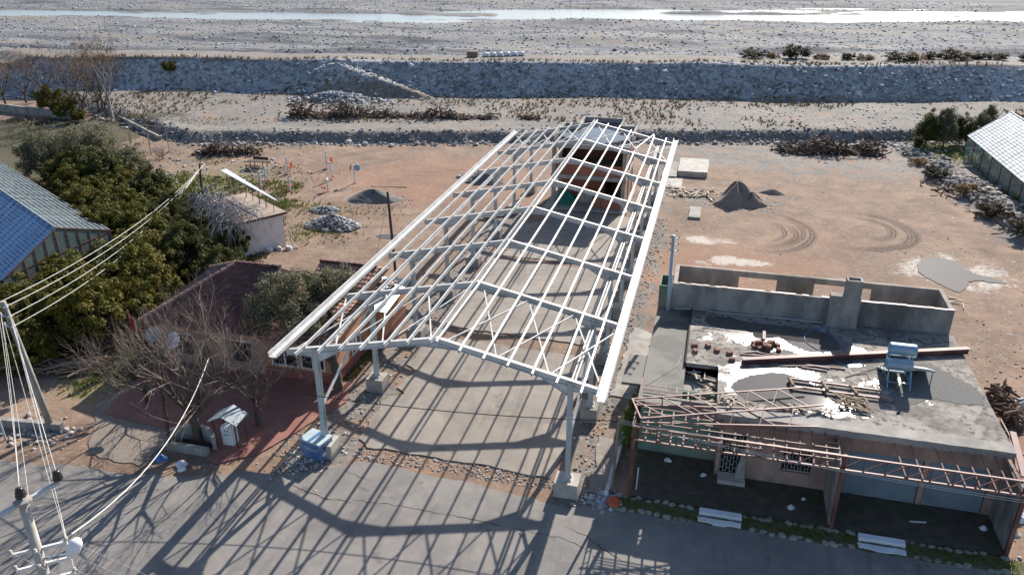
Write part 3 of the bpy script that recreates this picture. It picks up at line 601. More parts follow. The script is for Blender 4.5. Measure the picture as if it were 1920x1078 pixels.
# brick infill
MB().box(x0 + .32, x1 - .32, y0 + .06, y0 + .22, 2.95, 3.9).build('brick_panel', M['brick_x'], bb)
for (ya, yb) in ((y0 + .32, 67.9), (68.22, y1 - .32)):
    MB().box(x1 - .24, x1 - .06, ya, yb, zf, 2.6).build('brick_panel', M['brick_y'], bb)
    MB().box(x1 - .24, x1 - .06, ya, yb, 2.95, 5.3 if ya > 68 else 4.4).build('brick_panel', M['brick_y'], bb)
MB().box(x0 + .06, x0 + .24, 68.22, y1 - .32, zf, 2.6).build('brick_panel', M['brick_y'], bb)
MB().box(x0 + .06, x0 + .24, 68.22, y1 - .32, 2.95, 5.3).build('brick_panel', M['brick_y'], bb)
MB().box(x0 + .32, -9.0, 67.95, 68.15, zf, 2.6).build('brick_panel', M['brick_x'], bb)
MB().box(-8.0, x1 - .32, 67.95, 68.15, zf, 2.6).build('brick_panel', M['brick_x'], bb)
MB().box(-9.6, -8.9, 65.1, 67.9, zf, 1.05).build('brick_panel', M['brick_x'], bb)
MB().box(-8.85, x1 - .32, 65.06, 65.22, zf, .95).build('brick_panel', M['brick_x'], bb)
MB().box(x0 + .32, x1 - .32, y1 - .24, y1 - .08, zf, 2.6).build('brick_panel', M['brick_x'], bb)
MB().box(x0 + .32, x1 - .32, y1 - .24, y1 - .08, 2.95, 5.3).build('brick_panel', M['brick_x'], bb)
MB().box(-12.0, -8.2, y1 + .1, 73.9, -.2, 5.3).build('stair_tower', M['plaster'], bb)
MB().box(-11.2, -9.5, 75.5, 76.3, .8, 1.7).build('water_cistern', M['conc_pale'])
tag(bpy.data.objects['water_cistern'], 'small pale concrete cistern behind the brick building', 'cistern')
# things at its foot
def heap(name, c, rx, ry, h, mat, label, cat, seed=1, n=40, m=16, sharp=1.3, parent=None, noise=.12):
    r = np.random.default_rng(seed); v = []; f = []
    ph = r.random(4) * 6
    for j in range(m + 1):
        q = j / m
        for k in range(n):
            a = 2 * math.pi * k / n; w_ = 1 + .16 * math.sin(2 * a + ph[0]) + .09 * math.sin(3 * a + ph[1]) + .05 * math.sin(7 * a + ph[2])
            x = c[0] + rx * q * w_ * math.cos(a); y = c[1] + ry * q * w_ * math.sin(a)
            z = hz(x, y) * (len(c) < 3) + (c[2] if len(c) > 2 else 0) + h * ((1 - q) ** sharp if sharp < .8 else (1 - q * q) ** (sharp * 1.25)) * (1 + noise * math.sin(3 * a + ph[3])) + (r.random() - .5) * min(noise * h * .4, .07) * (q < .95) + .55 * noise * h * float(vn(x, y, .8, 31)) * (q < .9) - (.05 if j == m else 0)
            v.append((x, y, z))
    for j in range(m):
        for k in range(n): f.append((j * n + k, (j + 1) * n + k, (j + 1) * n + (k + 1) % n, j * n + (k + 1) % n))
    o = link(name, np_mesh(name, v, f), mat, parent, True)
    return tag(o, label, cat) if parent is None else o
heap('netting_bundle', (-12.1, 66.0, .15), .95, .75, 1.25, M['green_net'], 'bundle of green netting on the ground floor of the brick building', 'netting', 3, sharp=.55)
k = 0
for i in range(4):
    for j in range(3):
        o = MB().box(-11.1 + i * .33, -10.8 + i * .33, 66.3, 66.55, .15 + j * .26, .395 + j * .26).build('building_block', M['conc_pale'])
        tag(o, 'white building block in the small stack beside the green netting', 'block', 'stacked building blocks')
tag(MB().prism([(-14.0, 64.2), (-12.6, 64.0), (-12.3, 64.3), (-13.6, 64.6)], .02, .12).build('board', M['wood_pale']), 'pale board lying in front of the brick building', 'board')
for (a, b, c, d, h, l, mt) in ((-3.2, -.35, 77.2, 82.2, .55, 'thick pale concrete slab beside the steel shed', 'conc_pale'), (-4.6, -3.25, 76.0, 81.3, .32, 'lower concrete slab between the shed and the thick slab', 'conc'), (-4.2, -2.6, 73.0, 75.9, .16, 'cracked concrete pad beside the lumber', 'conc_pale'), (-1.5, -.5, 64.6, 67.4, .2, 'flat concrete plate on the gravel beside the shed', 'conc')):
    z = hz((a + b) / 2, (c + d) / 2); o = MB().prism(jag([(a, c), (b, c), (b, d), (a, d)], .8, .04, int(h * 100)), z - .2, z + h).build('concrete_slab', M[mt]); tag(o, l, 'slab')
# ---------------------------------------------------------------- flat-roofed workshop on the right
ws = empty('workshop', (5.5, 35, 0), 0, 'flat roofed pink workshop with two grey shutters and a rubble-strewn wet roof', 'building')
ZR, ZB = 3.7, 3.5
FX0, FX1, FY = 1.45, 12.5, 30.25
# facade wall around door, window and shutters (outer face Y = 30.15)
fw = MB(); ya, yb = 30.15, 30.4
for (a, b, z0, z1) in ((FX0, 1.62, .0, ZB), (1.62, 2.66, 2.3, ZB), (2.66, 4.15, .0, ZB), (4.15, 5.42, 0, .75), (4.15, 5.42, 2.05, ZB), (5.42, 6.75, 0, ZB), (6.75, 9.62, 2.25, ZB), (9.62, 9.82, 0, ZB), (9.82, 12.1, 2.25, ZB), (12.1, FX1, 0, ZB)):
    fw.box(a, b, ya, yb, z0, z1)
fw.build('front_wall', M['pink'], ws)
MB().box(FX0, FX0 + .25, 30.4, 31.45, 0, ZB).build('return_wall', M['pink'], ws)
MB().box(-2.0, FX0, 31.2, 31.45, 0, ZB - .1).build('recessed_wall', M['green_wall'], ws)
MB().box(-2.0, -1.82, 31.45, 39.36, 0, 3.3).build('side_wall', M['green_wall'], ws)
MB().box(12.0, 12.25, 30.4, 39.36, 0, ZB).build('side_wall', M['plaster'], ws)
MB().box(1.72, 12.2, 33.5, 33.6, 0, 2.95).build('inner_partition', M['dark'], ws)
for x, l in ((6.0, 'fin_wall'), (12.42, 'fin_wall')):
    MB().box(x, x + .16, 27.9, 30.145, 0.08, 2.85).build(l, M['plaster'], ws)
# shutters with ribs
for a, b in ((6.75, 9.62), (9.82, 12.1)):
    s_ = MB(); n = 22
    for i in range(n): s_.box(a + .03, b - .03, 30.22, 30.26 + .012 * (i % 2), .08 + i * 2.17 / n, .08 + (i + .96) * 2.17 / n)
    o = s_.build('shutter', M['shutter'], ws); MB().box(a + .03, b - .03, 30.19, 30.218, .08, .16).build('bottom_rail', M['galv'], o)
def grille(name, a, b, z0, z1, y):
    g = MB(); n = int((b - a) / .13)
    for i in range(n + 1): g.bar((a + (b - a) * i / n, y, z0), (a + (b - a) * i / n, y, z1), .02, .02)
    m_ = int((z1 - z0) / .17)
    for j in range(m_ + 1):
        z = z0 + (z1 - z0) * j / m_
        for i in range(n):
            if (i + j) % 2 == 0: g.bar((a + (b - a) * i / n, y - .021, z), (a + (b - a) * (i + 1) / n, y - .021, z), .02, .02)
    for p, q in (((a, y, z0), (b, y, z0)), ((a, y, z1), (b, y, z1))): g.bar(p, q, .04, .04)
    return g
d = MB().box(1.62, 2.66, 30.32, 30.36, .05, 2.3).build('door', M['window'], ws); grille('grille', 1.66, 2.62, .1, 2.25, 30.26).build('grille', M['conc_pale'], d)
d = MB().box(4.15, 5.42, 30.32, 30.36, .75, 2.05).build('window', M['window'], ws); grille('grille', 4.18, 5.4, .8, 2.0, 30.24).build('grille', M['conc_pale'], d)
MB().prism([(1.6, 29.5), (2.75, 29.5), (2.75, 30.14), (1.6, 30.14)], .05, .28).build('door_step', M['conc_pale'], ws)
MB().add([(2.3, 29.8, .285), (2.7, 29.8, .285), (2.7, 30.13, .285), (2.3, 30.13, .285), (2.55, 30.1, 1.6), (2.68, 30.1, 1.6), (2.68, 30.13, 1.6), (2.55, 30.13, 1.6)], [(3, 2, 1, 0), (4, 5, 6, 7), (0, 1, 5, 4), (1, 2, 6, 5), (2, 3, 7, 6), (3, 0, 4, 7)]).build('leaning_slab', M['conc'], ws)
# roof: main deck with a collapsed corner, lower bitumen strip on the left
rf = MB(); rf.box(-0.24, 12.37, 33.32, 39.37, ZB, ZR); rf.box(1.22, 12.37, 29.96, 33.32, ZB, ZR)
rf.build('roof_deck', M['roof'], ws)
MB().prism(jag([(1.22, 29.25), (12.39, 29.25), (12.39, 29.96), (1.22, 29.96)], .35, .025, 3), ZB - .06, ZR + .04).build('roof_edge_beam', M['conc'], ws)
MB().box(-2.05, -.244, 29.8, 39.36, 3.37, 3.52).build('roof_strip', M['roof_dark'], ws)  # front end run forward so its shadow covers the road
MB().box(-0.24, 1.22, 30.4, 33.32, 3, 3.1).build('fallen_ceiling', M['conc'], ws)
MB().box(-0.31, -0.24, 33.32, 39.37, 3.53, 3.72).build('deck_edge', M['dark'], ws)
MB().box(-.24, 1.22, 30.0, 30.14, 2.9, 3.68).build('notch_beam', M['conc'], ws)  # beam added to stop sun through the notch reaching the road
cs = MB().prism([(-2.97, 31.38), (-2.05, 31.38), (-2.05, 34.1), (-2.92, 34.01)], 3.27, 3.4).build('canopy_slab', M['roof_dark'], ws)
# roofless rear room
hw = 5.0
rw = MB(); rw.box(-1.36, 12.18, 39.37, 39.56, 0, hw); rw.build('rear_room_wall', M['plaster'], ws)
rb = MB()
for (a, b, z0, z1) in ((-1.36, 2.05, 0, hw), (2.05, 4.04, 0, 3.78), (2.05, 4.04, 4.67, hw), (4.04, 5.94, 0, hw), (5.94, 8.82, 0, 3.78), (5.94, 8.82, 4.67, hw), (8.82, 12.18, 0, hw)):
    rb.box(a, b, 41.9, 42.1, z0, z1)
rb.build('rear_room_wall', M['plaster_tan'], ws)
for x in (-1.36, 11.98): MB().box(x, x + .2, 39.56, 41.9, 0, hw).build('rear_room_wall', M['plaster_tan'], ws)
cap = MB(); 
for i in range(44):
    xa = -1.36 + i * .308; r_ = random.Random(i)
    if r_.random() < .75: cap.box(xa, xa + .3, 39.38, 39.54, hw, hw + r_.uniform(.012, .04))
tag(cap.build('brick_coping', M['rust_pale'], ws), kind='stuff')
MB().box(-1.17, 11.99, 39.56, 41.9, -.1, 1.5).build('rear_room_floor', M['conc'], ws)
for (a, b) in ((2.05, 4.04), (5.94, 8.82)): MB().box(a, b, 41.86, 42.14, 3.78, 3.83).build('window_sill', M['white'], ws)
# chimney on the rear wall
ch = MB(); ch.box(6.38, 7.8, 38.88, 39.36, ZR, 5.39); ch.build('chimney_base', M['plaster'], ws)
st = MB()
for (a, b, c, d_) in ((7.02, 7.75, 38.88, 38.98), (7.02, 7.75, 39.35, 39.44), (7.02, 7.11, 38.98, 39.35), (7.65, 7.75, 38.98, 39.35)): st.box(a, b, c, d_, 5.387, 6.26)
st = st.build('chimney_stack', M['plaster'], ws); MB().box(7.11, 7.65, 38.98, 39.35, 5.4, 6.12).build('flue', M['rust'], st)
# little water box left of the room
wb = MB()
for (a, b, c, d_) in ((-2.09, -1.38, 39.95, 40.03), (-2.09, -1.38, 41.41, 41.49), (-2.09, -2.02, 40.03, 41.41), (-1.46, -1.38, 40.03, 41.41)): wb.box(a, b, c, d_, 0, 4.55)
wb.build('side_tank', M['green_wall'], ws); MB().box(-2.02, -1.46, 40.03, 41.41, 3.78, 3.88).build('tank_bottom', M['rust'], ws)
# puddles and gravel on the deck
def rpool(nm, pts, mat, seed, amp, dz, z=ZR):
    o = pool(nm, pts, z + dz, mat, None, seed, amp); del o['kind']; del o['category']; attach(o, ws); return o
rpool('roof_puddle', [(0.39, 38), (1.17, 38.68), (3.31, 38.29), (5.07, 38.29), (6.53, 37.9), (6.82, 36.64), (6.04, 35.86), (4.87, 36.05), (4.09, 36.93), (3.12, 36.54), (2.53, 37.32), (1.36, 37.22)], M['roofwater'], 5, .1, .006)
rpool('roof_puddle', [(1.85, 31.38), (2.05, 32.25), (2.92, 33.03), (4.09, 33.42), (5.07, 32.93), (5.85, 31.77), (6.04, 30.89), (4.87, 30.4), (3.51, 30.5), (2.44, 30.79)], M['roofwater'], 6, .06, .006)
rpool('roof_puddle', [(5.07, 34.49), (6.14, 35.37), (7.21, 35.57), (7.02, 34.98), (6.04, 34.4)], M['roofwater'], 16, .1, .007)
rpool('roof_gravel', [(8.96, 35.27), (9.65, 35.96), (11.11, 35.47), (11.99, 34.3), (12.18, 33.03), (11.3, 32.54), (10.23, 32.74), (8.96, 31.77), (8.38, 31.08), (8.67, 32.93), (9.35, 34.1)], M['gravel_grey'], 7, .12, .012)
rpool('pale_crust', [(0.29, 37.03), (1.36, 37.32), (2.44, 37.51), (3.12, 36.73), (4.09, 37.03), (4.87, 36.15), (6.04, 35.96), (7.11, 36.25), (6.82, 35.47), (5.46, 35.27), (4.29, 35.96), (3.12, 36.25), (1.56, 36.64)], pm('wet_concrete', (.20, .185, .16), (.13, .12, .105), 1.6, .2, .15, 9, spec=.6), 8, .16, .004)  # dark wet concrete, smooth enough to glint in the sun
rpool('pale_crust', [(1.56, 31.18), (1.75, 32.45), (2.73, 33.32), (4.09, 33.81), (4.77, 34.01), (5.26, 33.13), (5.16, 32.74), (4.09, 33.32), (2.92, 32.74), (2.14, 31.96), (1.95, 31.08)], M['gravel_tan'] if 0 else bpy.data.materials['wet_concrete'], 9, .08, .004)
# yard in front
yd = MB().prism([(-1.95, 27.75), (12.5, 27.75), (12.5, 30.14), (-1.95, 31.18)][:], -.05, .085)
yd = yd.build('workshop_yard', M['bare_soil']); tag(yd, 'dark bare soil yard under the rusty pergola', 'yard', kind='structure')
vg = MB().prism(jag([(-2.5, 26.78), (13.2, 26.78), (13.2, 27.6), (-2.5, 27.6)], .5, .05, 8), -.05, .06)
vg = vg.build('verge', pm('mossy_verge', (.085, .10, .03), (.12, .10, .06), 2.2, .95, .6, 14)); tag(vg, 'mossy strip between road and workshop yard', 'verge', kind='structure')
# stone kerbs, stone by stone
def stone_me(seed, sx, sy, sz):
    r = random.Random(seed); m = MB(); n = 7; a0 = r.random() * 6
    ring = [(sx * (.8 + .35 * r.random()) * math.cos(a0 + 2 * math.pi * k / n), sy * (.8 + .35 * r.random()) * math.sin(a0 + 2 * math.pi * k / n)) for k in range(n)]
    vs_ = [(x, y, -.06) for x, y in ring] + [(x * .97, y * .97, sz * .7) for x, y in ring] + [(x * .62, y * .62, sz) for x, y in ring]
    fs = [(k, (k + 1) % n, n + (k + 1) % n, n + k) for k in range(n)] + [(n + k, n + (k + 1) % n, 2 * n + (k + 1) % n, 2 * n + k) for k in range(n)] + [tuple(2 * n + k for k in range(n))]
    m.add(vs_, fs); me = bpy.data.meshes.new('stone'); me.from_pydata(m.v, [], m.f); return me
kst = [stone_me(i, .19, .13, .09) for i in range(6)]
for me in kst: me.materials.append(pm('kerb_stone', (.33, .30, .25), (.22, .21, .17), 1.3, .9, .3, c3=(.12, .13, .07)) if 'kerb_stone' not in bpy.data.materials else bpy.data.materials['kerb_stone'])
for (yk, lab) in ((27.62, 'low row of pale field stones edging the workshop yard'), (26.82, 'lower row of kerb stones where the mossy verge meets the road')):
    e = empty('stone_kerb', (5, yk, 0), 0, lab, 'kerb'); x = -2.4; r_ = random.Random(int(yk * 10))
    while x < 12.6:
        gap = (.8 < x < 2.7 or 7.0 < x < 8.8)
        if not gap and r_.random() < .9:
            o = bpy.data.objects.new('stone', r_.choice(kst)); C.objects.link(o); o.parent = e; s = r_.uniform(.6, 1.15)
            o.location = (x - 5, r_.uniform(-.07, .07), .03); o.scale = (s, s, s); o.rotation_euler = (0, 0, r_.uniform(-.9, .9))
        x += r_.uniform(.24, .42)
for (a, b, l) in ((.92, 2.6, 'white painted steps in line with the barred door'), (7.05, 8.75, 'white painted steps in front of the grey shutters')):
    e = empty('yard_steps', ((a + b) / 2, 27.1, 0), 0, l, 'steps'); wp = M['white']
    MB().prism(jag([(a, 27.22), (b, 27.22), (b, 27.52), (a, 27.52)], .5, .02, 1), .0, .24).build('upper_step', wp, e)
    MB().prism(jag([(a - .02, 26.8), (b, 26.8), (b, 27.08), (a - .02, 27.08)], .3, .04, 2), -.02, .12).build('lower_step', wp, e)
# rusty pergola: front truss, posts, rafters and laths
pg = empty('pergola', (5, 29, 0), 0, 'rusty red steel pergola with lattice front truss over the workshop yard', 'pergola')
YT = 27.72
for x in (-1.98, 6.08, 12.4): MB().box(x - .07, x + .07, YT - .07, YT + .07, -.05, 3.6).build('post', M['rust'], pg)
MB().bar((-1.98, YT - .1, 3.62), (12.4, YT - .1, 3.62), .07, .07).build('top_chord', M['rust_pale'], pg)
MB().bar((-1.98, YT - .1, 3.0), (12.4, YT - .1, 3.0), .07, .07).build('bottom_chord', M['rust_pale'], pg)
n = 18
for i in range(n):
    xa = -1.85 + i * 14.1 / n; xb = xa + 14.1 / n
    MB().bar((xa, YT - .1, 3.03), (xb - .06, YT - .1, 3.59), .035, .035).build('web_diagonal', M['rust'], pg)
    MB().bar((xb, YT - .1, 3.03), (xb, YT - .1, 3.59), .035, .035).build('web_post', M['rust'], pg)
xs = [-1.5 + .5 * i for i in range(16)]
rr = random.Random(3)
for x in xs:
    ye = 31.2 if x < 1.0 else 29.5
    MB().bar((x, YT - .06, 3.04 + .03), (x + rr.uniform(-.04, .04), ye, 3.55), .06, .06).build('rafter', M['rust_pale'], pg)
for x in (8.15, 8.75, 9.65, 10.2, 10.72, 11.25, 11.75, 12.1):
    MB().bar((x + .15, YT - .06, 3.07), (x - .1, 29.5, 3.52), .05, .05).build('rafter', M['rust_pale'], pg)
for j in range(7):
    y = 27.95 + j * .27; z = 3.125 + (y - YT) * .26
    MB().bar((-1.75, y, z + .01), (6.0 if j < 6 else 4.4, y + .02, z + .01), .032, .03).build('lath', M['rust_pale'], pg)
for j in range(4):
    y = 29.9 + j * .36; z = 3.125 + .06 + (y - YT) * .14
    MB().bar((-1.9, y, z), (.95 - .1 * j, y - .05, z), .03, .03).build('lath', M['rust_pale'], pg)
for z in (3.05, 3.6):
    MB().bar((-2.05, YT, z), (-2.05, 31.6, z), .045, .045).build('side_chord', M['rust'], pg)
    MB().bar((12.55, YT, z), (12.55, 31.9, z), .045, .045).build('side_chord', M['rust'], pg)
for i in range(6):
    for x in (-2.05, 12.55):
        MB().bar((x, YT + i * .64, 3.07), (x, YT + (i + 1) * .64, 3.58), .03, .03).build('side_web', M['rust'], pg)
MB().bar((12.25, YT + .1, 3.68), (12.7, 30.9, 3.68), .22, .06).build('edge_plate', M['rust'], pg)
# loose box truss lying askew on the pergola
lt = empty('loose_truss', (1.5, 29.8, 3.6), 0, 'loose rusty box truss lying askew over the pergola and roof', 'truss')
def L(p, q, u): return Vector(p).lerp(Vector(q), u)
A1 = ((-2.25, 29.0, 4.05), (4.9, 31.95, 3.95)); A2 = ((-2.1, 29.05, 3.75), (4.5, 30.35, 3.76)); B1 = ((-1.75, 27.7, 4.0), (5.5, 30.65, 3.95)); B2 = ((-1.7, 27.8, 3.75), (5.2, 29.2, 3.78))
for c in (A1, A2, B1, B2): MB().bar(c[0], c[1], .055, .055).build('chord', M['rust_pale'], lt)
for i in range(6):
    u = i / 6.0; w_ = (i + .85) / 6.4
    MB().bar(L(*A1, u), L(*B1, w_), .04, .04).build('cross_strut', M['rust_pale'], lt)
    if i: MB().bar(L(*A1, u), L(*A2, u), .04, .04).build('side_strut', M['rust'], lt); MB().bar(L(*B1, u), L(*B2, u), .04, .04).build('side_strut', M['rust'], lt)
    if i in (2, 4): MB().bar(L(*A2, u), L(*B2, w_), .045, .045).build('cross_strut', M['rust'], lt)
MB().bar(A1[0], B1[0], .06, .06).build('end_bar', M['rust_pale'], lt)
# things on the roof
def bars(name, lst, mat, label, cat='steel bar', group=None):
    for p, q, w_ in lst:
        m = MB().bar(p, q, w_, w_) ; o = m.build(name, mat); tag(o, label, cat, group)
b1 = Vector((2.24, 33.86, ZR + .13)); b2 = Vector((12.62, 37.56, ZR + .15)); bm = MB()
bm.bar(b1, b2, .26, .03, off=(0, .12)); bm.bar(b1, b2, .26, .03, off=(0, -.12)); bm.bar(b1, b2, .03, .22)
tag(bm.build('steel_beam', M['rust']), 'long red oxide steel beam lying right across the workshop roof', 'steel beam')
ld_ = empty('steel_ladder_frame', (6.2, 33.2, ZR), 0, 'rusty ladder-like frame lying at the edge of the roof puddle', 'frame')
f1, f2 = ((4.24, 32.79, ZR + .12), (8.09, 32.74, ZR + .1)), ((4.38, 32.11, ZR + .12), (8.33, 32.06, ZR + .1))
for c in (f1, f2): MB().bar(c[0], c[1], .07, .09).build('rail', M['rust_pale'], ld_)
for u in (.0, .36, .66): MB().bar(L(*f1, u), L(*f2, u), .11, .12, off=(0, .06)).build('rung', M['wood'], ld_)
r_ = random.Random(9)
for i in range(9):
    x, y, a = 3.5 + r_.uniform(-.9, 1.6), 35.0 + r_.uniform(-.25, .25) - (.7 if i > 4 else 0), r_.uniform(-.3, .5); l = r_.uniform(.4, 1.1)
    x += (1.8 if i > 4 else 0)
    o = MB().bar((x - l * math.cos(a), y - l * math.sin(a), ZR + .03), (x + l * math.cos(a), y + l * math.sin(a), ZR + .04), .05, .05).build('steel_offcut', M['rust']); tag(o, 'rusty steel offcut lying beside the long roof beam', 'offcut', 'steel offcuts on the roof')
MB().bar((3.26, 35.96, ZR + .3), (3.31, 37.03, ZR + .2), .14, .10).build('steel_stub', M['rust']); tag(bpy.data.objects['steel_stub'], 'short red steel stub leaning on the brick pile', 'steel stub')
r_ = random.Random(19); brick = MB().box(-.13, .13, -.09, .09, -.07, .07)
bme = bpy.data.meshes.new('brick'); bme.from_pydata(brick.v, [], brick.f); bme.materials.append(pm('loose_brick', (.28, .125, .085), (.2, .1, .07), 4, .9, island=.0))
for i in range(18):
    o = bpy.data.objects.new('brick', bme); C.objects.link(o)
    lv = 0 if i < 12 else 1; o.location = (3.26 + r_.uniform(-.55, .75) * (1 - .35 * lv), 35.8 + r_.uniform(-.4, .35) * (1 - .3 * lv), ZR + .07 + .14 * lv); o.rotation_euler = (0, 0, r_.uniform(0, 3))
    tag(o, 'loose hollow brick in the small pile by the roof puddle', 'brick', 'brick pile on the roof')
for i in range(6):
    o = bpy.data.objects.new('brick', bme); C.objects.link(o); o.location = (r_.uniform(.0, 2.4), r_.uniform(33.7, 37.3), ZR + .07); o.rotation_euler = (0, 0, r_.uniform(0, 3))
    tag(o, 'single brick scattered on the bare concrete of the roof', 'brick', 'scattered roof bricks')
# splintered boards in the collapsed corner and at the roof front
def plank_heap(name, cx, cy, z, rx, ry, n, lab, mat, lmin, lmax, seed, layer=.05, wd=.1, ang=None):
    r = random.Random(seed); e = empty(name, (cx, cy, z), 0, lab, 'debris')
    for i in range(n):
        x, y = cx + r.uniform(-rx, rx), cy + r.uniform(-ry, ry); a = r.uniform(0, math.pi) if ang is None else r.gauss(ang, .5); l = r.uniform(lmin, lmax) / 2; zz = z + .03 + layer * r.random() * (n ** .5) * .45; t_ = r.uniform(-.12, .12)
        MB().bar((x - l * math.cos(a), y - l * math.sin(a), zz - t_ * l), (x + l * math.cos(a), y + l * math.sin(a), zz + t_ * l), wd * r.uniform(.6, 1.3), .03).build('plank', mat, e)
    return e
plank_heap('broken_boards', 0.49, 31.77, 3.12, .65, 1.3, 34, 'splintered pale boards in the collapsed roof corner', M['wood_pale'], .3, .9, 4, .12)
plank_heap('rotten_sticks', 6.72, 31.38, ZR, .6, .55, 28, 'dark rotten sticks heaped beside the roof puddle', M['wood'], .3, .9, 5, .06, .07, ang=-.35)
plank_heap('slat_scraps', 5.16, 30.4, ZR + .04, 1.1, .22, 14, 'whitish slat scraps along the front roof edge', M['wood_pale'], .3, .8, 6, .03, .07)
plank_heap('broken_boards', 2.14, 30.21, ZR + .04, .8, .35, 10, 'pale broken boards beside the rusty truss end', M['wood_pale'], .3, .9, 8, .06)
# solar water heater
sh = empty('solar_water_heater', (8.9, 34.2, ZR), 0, 'blue solar water heater with two tanks on a frame standing on the roof', 'water heater')
def tank(nm, c, l, r_):
    o = MB().lathe((c[0] - l / 2, c[1], c[2]), [(r_ * .6, -.05), (r_ * .95, -.02), (r_, .03), (r_, l * .5 - .01), (r_ * 1.015, l * .5 - .01), (r_ * 1.015, l * .5 + .01), (r_, l * .5 + .01), (r_, l - .03), (r_ * .95, l + .02), (r_ * .6, l + .05)], 20, (1, 0, 0)).build(nm, M['tank'], sh, False); return o
tank('upper_tank', (8.92, 34.2, 5.15), 1.05, .29); tank('lower_tank', (8.77, 33.66, 4.68), 1.0, .27)
for x in (8.38, 9.3):
    for p, q in (((x, 33.23, ZR), (x, 33.86, 4.93)), ((x, 33.86, 4.93), (x, 34.4, 4.9)), ((x, 34.54, ZR), (x, 34.3, 4.93)), ((x, 33.3, ZR + .25), (x, 34.5, ZR + .25))): MB().bar(p, q, .045, .045).build('leg', M['tank'], sh)
for p, q in (((8.38, 33.28, ZR + .3), (9.31, 33.28, ZR + .3)), ((8.38, 34.49, ZR + .5), (9.31, 34.49, ZR + .5))): MB().bar(p, q, .04, .04).build('crossbar', M['tank'], sh)
cv = [(9.21, 33.81, 4.51), (10.33, 33.86, 4.46), (10.33, 35.27, 3.83), (9.21, 35.22, 3.88)]
pn = MB().add(cv + [(a, b, c - .08) for a, b, c in cv], [(0, 1, 2, 3), (7, 6, 5, 4), (0, 4, 5, 1), (1, 5, 6, 2), (2, 6, 7, 3), (3, 7, 4, 0)]).build('collector_panel', M['galv'], sh)
ci = [(9.26, 33.89, 4.5), (10.28, 33.93, 4.45), (10.28, 35.2, 3.89), (9.26, 35.16, 3.93)]
MB().add([(a, b, c + .012) for a, b, c in ci], [(0, 1, 2, 3)]).build('glass', M['gh_white'], pn)
cv = [(8.23, 33.52, 4.41), (9.06, 33.52, 4.41), (9.06, 34.98, 3.8), (8.23, 34.98, 3.8)]
MB().add(cv + [(a, b, c - .07) for a, b, c in cv], [(0, 1, 2, 3), (7, 6, 5, 4), (0, 4, 5, 1), (1, 5, 6, 2), (2, 6, 7, 3), (3, 7, 4, 0)]).build('collector_panel', M['galv'], sh)
for (x, y) in ((10.23, 33.9), (9.35, 33.86)): MB().bar((x, y, ZR), (x, y, 4.4), .04, .04).build('leg', M['tank'], sh)
MB().tube([(8.28, 33.62, 4.66), (7.99, 34.01, 4.17), (7.7, 34.4, 3.78), (7.21, 34.1, ZR + .03), (6.72, 33.71, ZR + .03)], .02, 5).build('hose', M['black'], sh)
# hoses on the roof
def hose(name, pts, r_, mat, label, cat='cable', n=5, sm=6):
    out = []; P = [Vector(p) for p in pts]
    for i in range(len(P) - 1):
        p0, p1, p2, p3 = P[max(i - 1, 0)], P[i], P[i + 1], P[min(i + 2, len(P) - 1)]
        for k in range(sm):
            u = k / sm; out.append(.5 * ((2 * p1) + (p2 - p0) * u + (2 * p0 - 5 * p1 + 4 * p2 - p3) * u * u + (3 * p1 - p0 - 3 * p2 + p3) * u ** 3))
    out.append(P[-1]); return tag(MB().tube(out, r_, n).build(name, mat), label, cat)
z = ZR + .02
hose('hose', [(6.33, 38.68, z), (5.46, 37.9, z), (5.26, 36.83, z), (6.14, 35.66, z), (6.92, 34.69, z)], .022, M['blue'], 'thin blue hose looping from the chimney across the roof puddle')
hose('hose', [(6.38, 38.59, z), (6.72, 37.22, z), (7.21, 35.96, z), (7.7, 34.98, z)], .02, M['blue'], 'blue hose running from the chimney to the water heater')
hose('hose', [(-1.17, 39.17, z - .1), (0, 39.25, z), (1.17, 39.07, z), (2.92, 39.17, z), (5.36, 39.22, z), (6.24, 39.17, z)], .025, M['cable'], 'pale pipe along the foot of the rear room wall')
hose('hose', [(-1.85, 31.08, 3.54), (-1.27, 32.06, 3.54), (-0.68, 33.13, 3.54), (-0.49, 34.3, 3.54)], .012, M['cable'], 'thin pale wire on the dark roof strip')
# ---------------------------------------------------------------- tiled cottage on the left
M['tile'] = pm('dark_red_tile', (0.15, 0.062, 0.05), (0.10, 0.045, 0.04), 1.6, 0.75, island=.3, c3=(0.075, 0.045, 0.04))
M['tile_old'] = pm('faded_tile', (0.33, 0.19, 0.145), (0.24, 0.13, 0.10), 1.6, 0.85, island=.35, c3=(0.22, 0.16, 0.13))
cot = empty('cottage', (-23.5, 36.5, 0), 0, 'single storey orange cottage with dark red hipped tile roof behind the bare tree', 'house')
def wallbox(a, b, c, d, z0, z1, name, mat, par): return MB().box(a, b, c, d, z0, z1).build(name, mat, par)
wallbox(-28.3, -22.2, 33.02, 33.22, 0, 2.7, 'front_wall', M['pink'], cot)
wallbox(-28.5, -28.3, 33.02, 39.2, 0, 2.7, 'side_wall', M['pink'], cot)
wallbox(-28.3, -22.3, 39.0, 39.2, 0, 2.7, 'back_wall', M['orange_wall'], cot)
fw = MB()
wx = [(-21.65, -20.95), (-20.9, -20.2), (-19.95, -19.3), (-19.25, -18.65)]
for (a, b, z0, z1) in ((-22.2, -21.7, .62, 2.6), (-21.7, -20.15, .62, .74), (-21.7, -20.15, 1.78, 2.6), (-20.15, -20.0, .62, 2.6), (-20.0, -18.6, .62, .74), (-20.0, -18.6, 1.78, 2.6), (-18.6, -18.0, .62, 2.6)): fw.box(a, b, 33.02, 33.22, z0, z1)
fw.build('front_wall', M['orange_wall'], cot); wallbox(-22.2, -17.98, 33.0, 33.22, 0, .62, 'plinth', M['maroon_wall'], cot)
